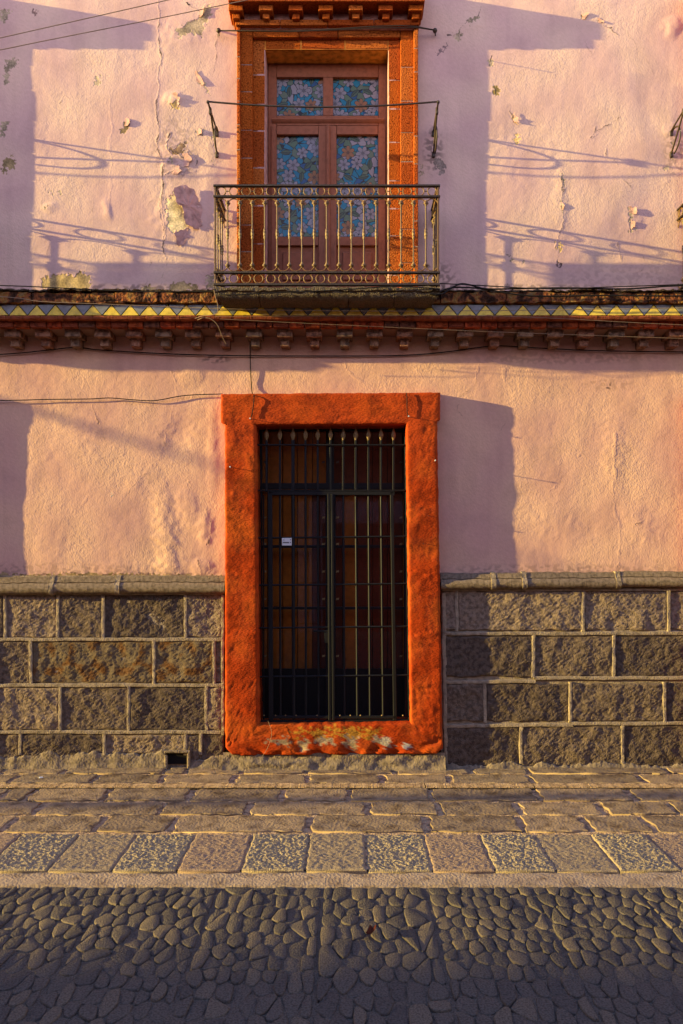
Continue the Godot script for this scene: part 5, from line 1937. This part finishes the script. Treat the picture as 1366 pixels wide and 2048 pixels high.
	for s in 2:
		var tip := P(415.5 if s == 0 else 876.5, 204, zt)
		var wx := X(434 if s == 0 else 867)
		tip.x = wx + (tip.x - wx) * 0.9
		var br := MB.new()
		var w1 := Vector3(wx, Y(263), -0.01)
		var w2 := Vector3(wx, Y(312), -0.01)
		br.tube(PackedVector3Array([tip, w1]), 0.0068, 6)
		br.tube(PackedVector3Array([tip.lerp(w1, 0.22), w2]), 0.0068, 6)
		br.box(tip.lerp(w1, 0.25) + Vector3(0, -0.01, 0), Vector3(0.018, 0.05, 0.03), 0.004)
		br.box(tip, Vector3(0.02, 0.02, 0.02), 0.005)
		obj("bracket", br, M.iron_dark, ar)
		var lo := MB.new()
		var lp := PackedVector3Array()
		for k in 13:
			var a := lerpf(PI * 0.62, -PI * 0.5, k / 12.0)
			lp.append(Vector3(wx + 0.008, (Y(263) + Y(312)) * 0.5 + sin(a) * 0.092 + 0.002, 0.01 + maxf(0.0, cos(a) + 0.25) * 0.118))
		lo.tube(lp, 0.0062, 6)
		lo.box(Vector3(wx, Y(268), 0.0), Vector3(0.026, 0.045, 0.03), 0.006)
		lo.box(Vector3(wx, Y(310), 0.0), Vector3(0.026, 0.045, 0.03), 0.006)
		obj("loop", lo, M.iron_dark, ar)
	copy_thing(ar, -REP, "awning rod of the next window to the left, outside the picture")
	copy_thing(ar, REP, "bracket of the next awning rod at the right edge of the picture")

	# curtain wire across the head of the surround
	var cw := thing("curtain_wire", "slack double wire stretched on two knobs across the top of the window surround", "wire", P(655, 62, 0.0))
	var wm := MB.new()
	wm.tube(PackedVector3Array([P(437, 61, 0.055), P(477, 61, 0.10), P(560, 62.5, 0.11), P(640, 60, 0.11), P(740, 53, 0.11), P(800, 51, 0.11), P(833, 53, 0.105), P(870, 60, 0.055)]), 0.0040, 5)
	wm.tube(PackedVector3Array([P(437, 62, 0.052), P(477, 62, 0.098), P(580, 63.5, 0.108), P(660, 60.5, 0.108), P(760, 55, 0.108), P(833, 55, 0.102), P(870, 61, 0.052)]), 0.0032, 5)
	obj("wire", wm, M.iron_dark, cw)
	for x in [437.0, 870.0]:
		var kb := MB.new()
		kb.tube(PackedVector3Array([P(x, 61, -0.02), P(x, 61, 0.05)]), 0.007, 6)
		kb.lathe(PackedVector2Array([Vector2(0.001, -0.02), Vector2(0.014, -0.012), Vector2(0.018, 0.0), Vector2(0.014, 0.012), Vector2(0.001, 0.02)]), 8, P(x, 61, 0.055))
		kb.tube(PackedVector3Array([P(x, 62, 0.04), P(x + 1, 72, 0.03)]), 0.005, 5)
		obj("knob", kb, M.iron_dark, cw)

	# the grille of the ground floor window
	var gr := thing("window_grille", "black iron window grille with spear tips and a gate, in the painted orange surround", "grille", P(661, 1443, 0.0))
	var bx := [533.0, 560.0, 586.0, 611.0, 635.5, 661.0, 686.5, 711.5, 737.0, 762.0, 787.0]
	var lx := [535.0, 561.0, 587.5, 612.0, 637.5, 664.0, 689.0, 715.0, 740.5, 766.5, 791.0]
	var spear := MB.new()
	spear.lathe(PackedVector2Array([Vector2(0.0065, -0.012), Vector2(0.0085, -0.006), Vector2(0.0075, 0.004), Vector2(0.0185, 0.030), Vector2(0.0175, 0.042), Vector2(0.009, 0.072), Vector2(0.001, 0.096)]), 8, Vector3.ZERO, 0.45)
	var sm := spear.mesh()
	for k in bx.size():
		var thick := 0.0120 if k == 2 else 0.0078
		var mb := MB.new()
		mb.box(Vector3(X(bx[k]), (Y(880) + Y(984)) * 0.5, 0), Vector3(thick * 2.0, Y(880) - Y(984), thick * 2.0), 0.002)
		obj("bar", mb, M.iron_black, gr)
		var s := obj("spear_tip", sm, M.spear, gr)
		s.position += P(bx[k], 880, 0.004)
		var lo := MB.new()
		if k != 0 and k != 5 and k != 10:
			var t2 := 0.0130 if k == 2 else 0.0088
			lo.tube(PackedVector3Array([P(bx[k], 990, 0), P(lx[k], 1438, 0)]), t2, 4)
			obj("gate_bar", lo, M.iron_black, gr)
	for y in [890.5, 981.5]:
		var mb := MB.new()
		mb.box((P(513, y, 0.006) + P(811, y - 1.0, 0.006)) * 0.5, Vector3(X(811) - X(511), 0.010, 0.030), 0.002)
		obj("cross_rail", mb, M.iron_black, gr)
	for y in [1074.0, 1168.5, 1254.0, 1351.5]:
		var mb := MB.new()
		mb.tube(PackedVector3Array([P(512, y + 2.0, 0.008), P(540, y + 1.8, 0.008), P(660, y + 0.5, 0.008), P(790, y - 1.0, 0.008), P(818, y - 1.5, 0.008)]), 0.0070, 4)
		obj("cross_rail", mb, M.iron_black, gr)
	# gate frame: head, stiles, meeting stiles, foot
	var gf := MB.new()
	for b in [[[540, 986.5], [787, 986.5], 0.030], [[540, 986.5], [542, 1438], 0.034], [[783.5, 986.5], [790, 1438], 0.026], [[542, 1434], [790, 1434], 0.022]]:
		var a := P(b[0][0], b[0][1], 0.004)
		var c := P(b[1][0], b[1][1], 0.004)
		var d := c - a
		var bs := Basis(Vector3(0, 0, 1), atan2(d.y, d.x))
		gf.box((a + c) * 0.5, Vector3(d.length() + 0.02, b[2], 0.026), 0.003, bs)
	obj("gate_frame", gf, M.iron_black, gr)
	for s in [[657.5, 659.5], [664.0, 667.0]]:
		var mt := MB.new()
		var a := P(s[0], 988, 0.01)
		var c := P(s[1], 1440, 0.01)
		var d := c - a
		mt.box((a + c) * 0.5, Vector3(d.length(), 0.018, 0.03), 0.003, Basis(Vector3(0, 0, 1), atan2(d.y, d.x)))
		obj("meeting_stile", mt, M.iron_black, gr)
	# outer frame
	var of := MB.new()
	for b in [[[512, 852], [516, 1446], 0.020], [[811, 852], [819, 1446], 0.018], [[514, 1443], [820, 1441], 0.022]]:
		var a := P(b[0][0], b[0][1], -0.004)
		var c := P(b[1][0], b[1][1], -0.004)
		var d := c - a
		of.box((a + c) * 0.5, Vector3(d.length(), b[2], 0.03), 0.003, Basis(Vector3(0, 0, 1), atan2(d.y, d.x)))
	obj("outer_frame", of, M.iron_black, gr)
	for x in [527.0, 812.0]:
		var mb := MB.new()
		mb.box((P(x, 990) + P(x, 1440)) * 0.5 + Vector3(0, 0, -0.01), Vector3(0.010, Y(990) - Y(1440), 0.010), 0.002)
		obj("fixed_bar", mb, M.iron_black, gr)
	var lock := MB.new()
	lock.box(P(648, 1262, 0.0), Vector3(0.16, 0.014, 0.03), 0.003)
	lock.box(P(655, 1275, 0.0), Vector3(0.05, 0.08, 0.035), 0.004)
	obj("lock_box", lock, M.iron_black, gr)
	var rv := MB.new()
	rv.lathe(PackedVector2Array([Vector2(0.006, -0.004), Vector2(0.004, 0.002), Vector2(0.0005, 0.004)]), 6, Vector3.ZERO)
	var rvm := rv.mesh()
	for x in [528.0, 551.0, 571.0, 592.0, 634.0, 680.0, 701.0, 721.0, 764.0, 806.0]:
		var o := obj("rivet", rvm, M.iron_knot, gr)
		o.position += P(x, 1431, 0.018)
		o.rotation.x = PI / 2


# ------------------------------------------------------------------ cables
func poly(points: Array) -> PackedVector3Array:
	var o := PackedVector3Array()
	for p in points:
		o.append(P(p[0], p[1], p[2]))
	var sm := PackedVector3Array()
	for k in o.size() - 1:
		var a := o[maxi(k - 1, 0)]
		var d := o[mini(k + 2, o.size() - 1)]
		for t in 4:
			sm.append(o[k].cubic_interpolate(o[k + 1], a, d, t / 4.0))
	sm.append(o[o.size() - 1])
	return sm


func build_cables() -> void:
	var gs := "wires strung along the house front"
	cable("cable", "upper of two thin cables rising across the top left corner of the pink wall", poly([[-420, 170, 0.9], [0, 76, 0.75], [340, -1, 0.62], [560, -52, 0.5]]), 0.0030, M.cable_pale, "cable", gs)
	cable("cable", "lower of two thin cables rising across the top left corner of the pink wall", poly([[-420, 192, 0.9], [0, 100, 0.75], [300, 40, 0.62], [470, 5, 0.5], [640, -30, 0.4]]), 0.0030, M.cable_pale, "cable", gs)
	cable("cable", "black cable clipped to the wall just under the cornice brackets", poly([[-330, 730, 0.02], [0, 709, 0.02], [80, 702, 0.02], [150, 695, 0.02], [200, 700, 0.02], [320, 707, 0.02], [450, 711, 0.02], [620, 712, 0.02], [800, 711, 0.02], [900, 703, 0.02], [985, 692, 0.02], [1060, 695, 0.02], [1180, 701, 0.02], [1366, 704, 0.02], [1560, 706, 0.02]]), 0.0045, M.cable, "cable", gs)
	cable("cable", "dark cable pinned to the wall from the left edge to the orange lintel", poly([[-330, 803, 0.020], [0, 801, 0.020], [88, 799, 0.020], [180, 798, 0.020], [220, 796, 0.020], [270, 800, 0.020], [312, 801, 0.020], [370, 791, 0.020], [445, 788, 0.020]]), 0.0038, M.cable, "cable", gs)
	cable("cable", "thin black cable dropping from a cornice bracket to the left end of the lintel", poly([[500, 664, 0.10], [500, 690, 0.02], [501, 740, 0.015], [504, 784, 0.02], [508, 792, 0.112], [506, 815, 0.116], [503, 834, 0.116]]), 0.0038, M.cable, "cable", gs)
	cable("cable", "short vertical wire lying on the right part of the orange lintel", poly([[813, 786, 0.112], [814, 800, 0.118], [814, 820, 0.118], [816, 834, 0.116]]), 0.0034, M.cable, "cable", gs)
	cable("cable", "pair of thin cables sagging along the cornice left of the balcony, upper one", poly([[-330, 562, 0.37], [0, 571, 0.37], [120, 576, 0.37], [240, 582, 0.37], [330, 584, 0.37], [430, 583, 0.40], [452, 590, 0.47], [560, 585, 0.47], [680, 580, 0.475], [790, 573, 0.475], [880, 578, 0.46]]), 0.0040, M.cable, "cable", gs)
	cable("cable", "thin cable crossing below the ledge, left of the balcony and over the yellow tiles", poly([[-330, 575, 0.36], [0, 593, 0.35], [80, 603, 0.345], [200, 608, 0.34], [430, 617, 0.33], [600, 621, 0.33], [900, 622, 0.33], [1366, 616, 0.34]]), 0.0026, M.cable_pale, "cable", gs)
	cable("cable", "black cable bundle looping from the balcony corner onto the cornice to the right", poly([[860, 588, 0.45], [884, 588, 0.44], [900, 578, 0.40], [920, 568, 0.38], [940, 570, 0.37], [975, 578, 0.365], [1050, 577, 0.36], [1140, 576, 0.36], [1250, 578, 0.36], [1366, 571, 0.37], [1600, 564, 0.38]]), 0.0062, M.cable, "cable", gs)
	cable("cable", "black cable lying along the ledge to the right of the balcony", poly([[870, 590, 0.45], [900, 576, 0.38], [960, 577, 0.36], [1060, 592, 0.36], [1200, 591, 0.36], [1366, 592, 0.36], [1600, 590, 0.36]]), 0.0055, M.cable, "cable", gs)
	cable("cable", "straight thin cable stretched over the wall just above the right part of the cornice", poly([[880, 567, 0.40], [960, 571, 0.37], [1100, 578, 0.37], [1220, 574, 0.37], [1366, 569, 0.37], [1600, 560, 0.37]]), 0.0040, M.cable, "cable", gs)
	cable("cable", "pale thin wire crossing the brackets on the right half of the cornice", poly([[440, 638, 0.30], [640, 648, 0.29], [900, 660, 0.25], [1100, 668, 0.22], [1366, 677, 0.22], [1600, 684, 0.22]]), 0.0018, M.cable_pale, "cable", gs)
	cable("cable", "pale thin wire running level over the brick band of the cornice", poly([[430, 633, 0.31], [700, 632, 0.30], [1000, 632, 0.30], [1366, 650, 0.28], [1600, 654, 0.27]]), 0.0018, M.cable_pale, "cable", gs)
	cable("cable", "frayed pale wire end curling off the cornice below the balcony", poly([[395, 640, 0.30], [410, 635, 0.33], [425, 640, 0.33], [436, 652, 0.31], [444, 672, 0.25], [452, 688, 0.20]]), 0.0024, M.cable_pale, "cable", gs)
	cable("cable", "tangled pale wire loop tied at the left corner of the balcony slab", poly([[390, 637, 0.32], [406, 632, 0.34], [432, 628, 0.36], [436, 614, 0.42], [430, 590, 0.46], [428, 580, 0.47]]), 0.0026, M.cable_pale, "cable", gs)
	# what throws the soft bands of shade on wall and pavement: wires over the street to the left
	cable("service_drop", "service wire crossing the street to the house, left of the picture", catenary(Vector3(-5.75, 3.70, 0.0), Vector3(-40.0, 6.40, 9.72), 0.02, 30), 0.020, M.cable, "cable")
	cable("telephone_bundle", "thick cable bundle slung low along the street, left of the picture", catenary(Vector3(-32.0, 2.9, 4.47), Vector3(-9.0, 2.9, 3.36), 0.0, 16), 0.07, M.cable, "cable")


# ------------------------------------------------------------------ small fixtures
func build_fixtures() -> void:
	var nails := [
		[462.0, 935.0, 0.100, 0.055, "white-headed nail in the left jamb of the orange surround", M.white],
		[869.0, 922.0, 0.100, 0.050, "white-headed nail at the outer edge of the right orange jamb", M.white],
		[501.0, 838.0, 0.100, 0.030, "white nail holding the wire at the left end of the lintel", M.white],
		[816.5, 834.0, 0.100, 0.040, "white nail holding the wire at the right end of the lintel", M.white],
		[980.0, 124.0, 0.0, 0.075, "thin nail in the pink wall right of the balcony window", M.iron_dark],
		[856.0, 1032.0, 0.100, 0.016, "dark nail stub in the middle of the right orange jamb", M.iron_dark],
		[846.0, 1087.0, 0.100, 0.016, "lower dark nail stub in the right orange jamb", M.iron_dark],
	]
	for n0 in nails:
		var mb := MB.new()
		var a := P(n0[0], n0[1], n0[2] - 0.02)
		var b := P(n0[0], n0[1], n0[2])
		b.z += n0[3]
		mb.tube(PackedVector3Array([a, b]), 0.0028, 5)
		mb.tube(PackedVector3Array([b, b + Vector3(0, 0, 0.004)]), 0.0055 if n0[5] == M.white else 0.004, 6)
		tag(obj("nail", mb, n0[5]), n0[4], "nail", "nails in the house front")
	# little plate on the grille
	var sg := thing("notice_plate", "small white notice plate tied to the left part of the black grille", "sign", P(575, 1091, 0.014))
	var mb := MB.new()
	var a := P(564, 1091, 0.014)
	var b := P(583.5, 1076, 0.014)
	mb.box((a + b) * 0.5, Vector3(b.x - a.x, b.y - a.y, 0.003), 0.001)
	obj("plate", mb, M.white, sg)
	var ik := MB.new()
	var x0 := X(566.5, 0.016)
	for k in 9:
		if k != 7:
			ik.box(Vector3(x0 + k * 0.0068, Y(1085.0, 0.016), 0.0165), Vector3(0.0052, 0.009, 0.001), 0.0)
	ik.box(Vector3(x0 + 0.055, Y(1079.5, 0.016), 0.0165), Vector3(0.008, 0.006, 0.001), 0.0)
	obj("print", ik, M.ink, sg)
	var tm := TextMesh.new()
	var ft := SystemFont.new()
	ft.font_names = PackedStringArray(["Droid Sans"])
	tm.font = ft
	tm.text = "C"
	tm.font_size = 22
	tm.pixel_size = 0.001
	tm.depth = 0.001
	var lt := obj("letter", tm, M.ink, sg)
	lt.position += P(568.5, 1080, 0.0162)
	# dry straw stuck on the sill, dead leaf on the road
	cable("straw", "dry straw hanging over the left part of the orange sill", poly([[536, 1442, 0.12], [543, 1462, 0.125], [541, 1480, 0.13], [533, 1500, 0.13], [518, 1522, 0.14]]), 0.0014, M.cable_pale, "straw")
	for sc in [[82.0, 1556.0, "tiny white paper scrap lying on the flagstones near the left edge"], [452.0, 1532.0, "tiny white paper scrap at the foot of the wall, left of the painted sill"]]:
		var zs := ZG(sc[1], 0.01)
		var sb := MB.new()
		sb.box(Vector3(X(sc[0], zs), 0.014, zs), Vector3(0.026, 0.005, 0.016), 0.001, Basis(Vector3(0, 1, 0), 0.5) * Basis(Vector3(1, 0, 0), 0.25))
		tag(obj("paper_scrap", sb, M.white), sc[2], "scrap", "litter on the pavement")
	var zl := ZG(1868.0, -0.02)
	var lf := MB.new()
	var pts := PackedVector3Array()
	for j in 5:
		for k in 5:
			var u := k / 4.0 - 0.5
			var v := j / 4.0 - 0.5
			pts.append(Vector3(X(742, zl) + u * 0.03 + v * 0.02, -0.014 + absf(u) * 0.02 + v * v * 0.03 + nz.get_noise_2d(u * 5.0, v * 5.0) * 0.006, zl - v * 0.075))
	lf.grid(pts, 5, 5)
	tag(obj("dead_leaf", lf, M.wood_red), "dark red dead leaf lying on the shaded cobbles", "leaf")


# ------------------------------------------------------------------ the other side of the street
func build_street() -> void:
	var rows := [[-78.0, -50.0, Vector3(0.55, 0.42, 0.30), 7.0, "ochre house far down the street on the opposite side"], [-50.0, -4.6, Vector3(0.50, 0.30, 0.30), 6.82, "long rose house across the street"], [-4.6, 4.4, Vector3(0.26, 0.105, 0.055), 6.4, "red-brown house across the street with a lilac gateway"], [4.4, 26.0, Vector3(0.52, 0.40, 0.28), 6.8, "cream house across the street to the right"]]
	for r in rows:
		var hs := thing("opposite_house", r[4], "building", Vector3((r[0] + r[1]) * 0.5, 0, 9.7), "houses across the street")
		var wl := MB.new()
		wl.box(Vector3((r[0] + r[1]) * 0.5, r[3] * 0.5, 12.2), Vector3(r[1] - r[0] - 0.02, r[3], 5.0), 0.02)
		obj("wall", wl, mat(r[2].x, r[2].y, r[2].z, 0.9, T.mottle, T.grain, 0.4, 0.5), hs)
		var cn := MB.new()
		cn.box(Vector3((r[0] + r[1]) * 0.5, 3.5, 9.66), Vector3(r[1] - r[0] - 0.04, 0.3, 0.2), 0.03)
		obj("cornice", cn, M.terracotta, hs)
		var x: float = r[0] + 1.6
		var k := 0
		while x < r[1] - 1.2 and k < 14:
			if absf(x) > 3.4:
				var dm := MB.new()
				dm.box(Vector3(x, 1.35, 9.69), Vector3(1.1, 2.7, 0.12), 0.01)
				obj("door", dm, M.wood_red, hs)
				var wm := MB.new()
				wm.box(Vector3(x, 5.0, 9.69), Vector3(1.0, 1.9, 0.10), 0.01)
				obj("window", wm, M.wood, hs)
			x += 3.3
			k += 1
	var st: Node = get_node("opposite_house_002")
	var lilac := mat(0.40, 0.32, 0.36, 0.9, T.soft, T.grain, 0.3, 0.8)
	var jm := MB.new()
	jm.box(Vector3(-0.78, 1.1, 9.66), Vector3(0.5, 2.2, 0.16), 0.02)
	obj("gate_post", jm, lilac, st)
	var ln := MB.new()
	ln.box(Vector3(0.25, 2.32, 9.66), Vector3(2.6, 0.42, 0.20), 0.02)
	obj("lintel", ln, lilac, st)
	for k in 9:
		var gate := MB.new()
		gate.box(Vector3(-0.42 + k * 0.2, 1.05, 9.68), Vector3(0.19, 2.1, 0.10), 0.01)
		obj("gate_board", gate, M.wood_gate, st)
	var dd := MB.new()
	dd.box(Vector3(-1.9, 1.4, 9.68), Vector3(1.6, 2.6, 0.10), 0.01)
	obj("door", dd, M.wood_amber, st)
	var pv := MB.new()
	pv.box(Vector3(-20, -0.06, 9.36), Vector3(120, 0.16, 0.72), 0.01)
	tag(obj("opposite_pavement", pv, M.flag[0]), "", "", "", "structure")
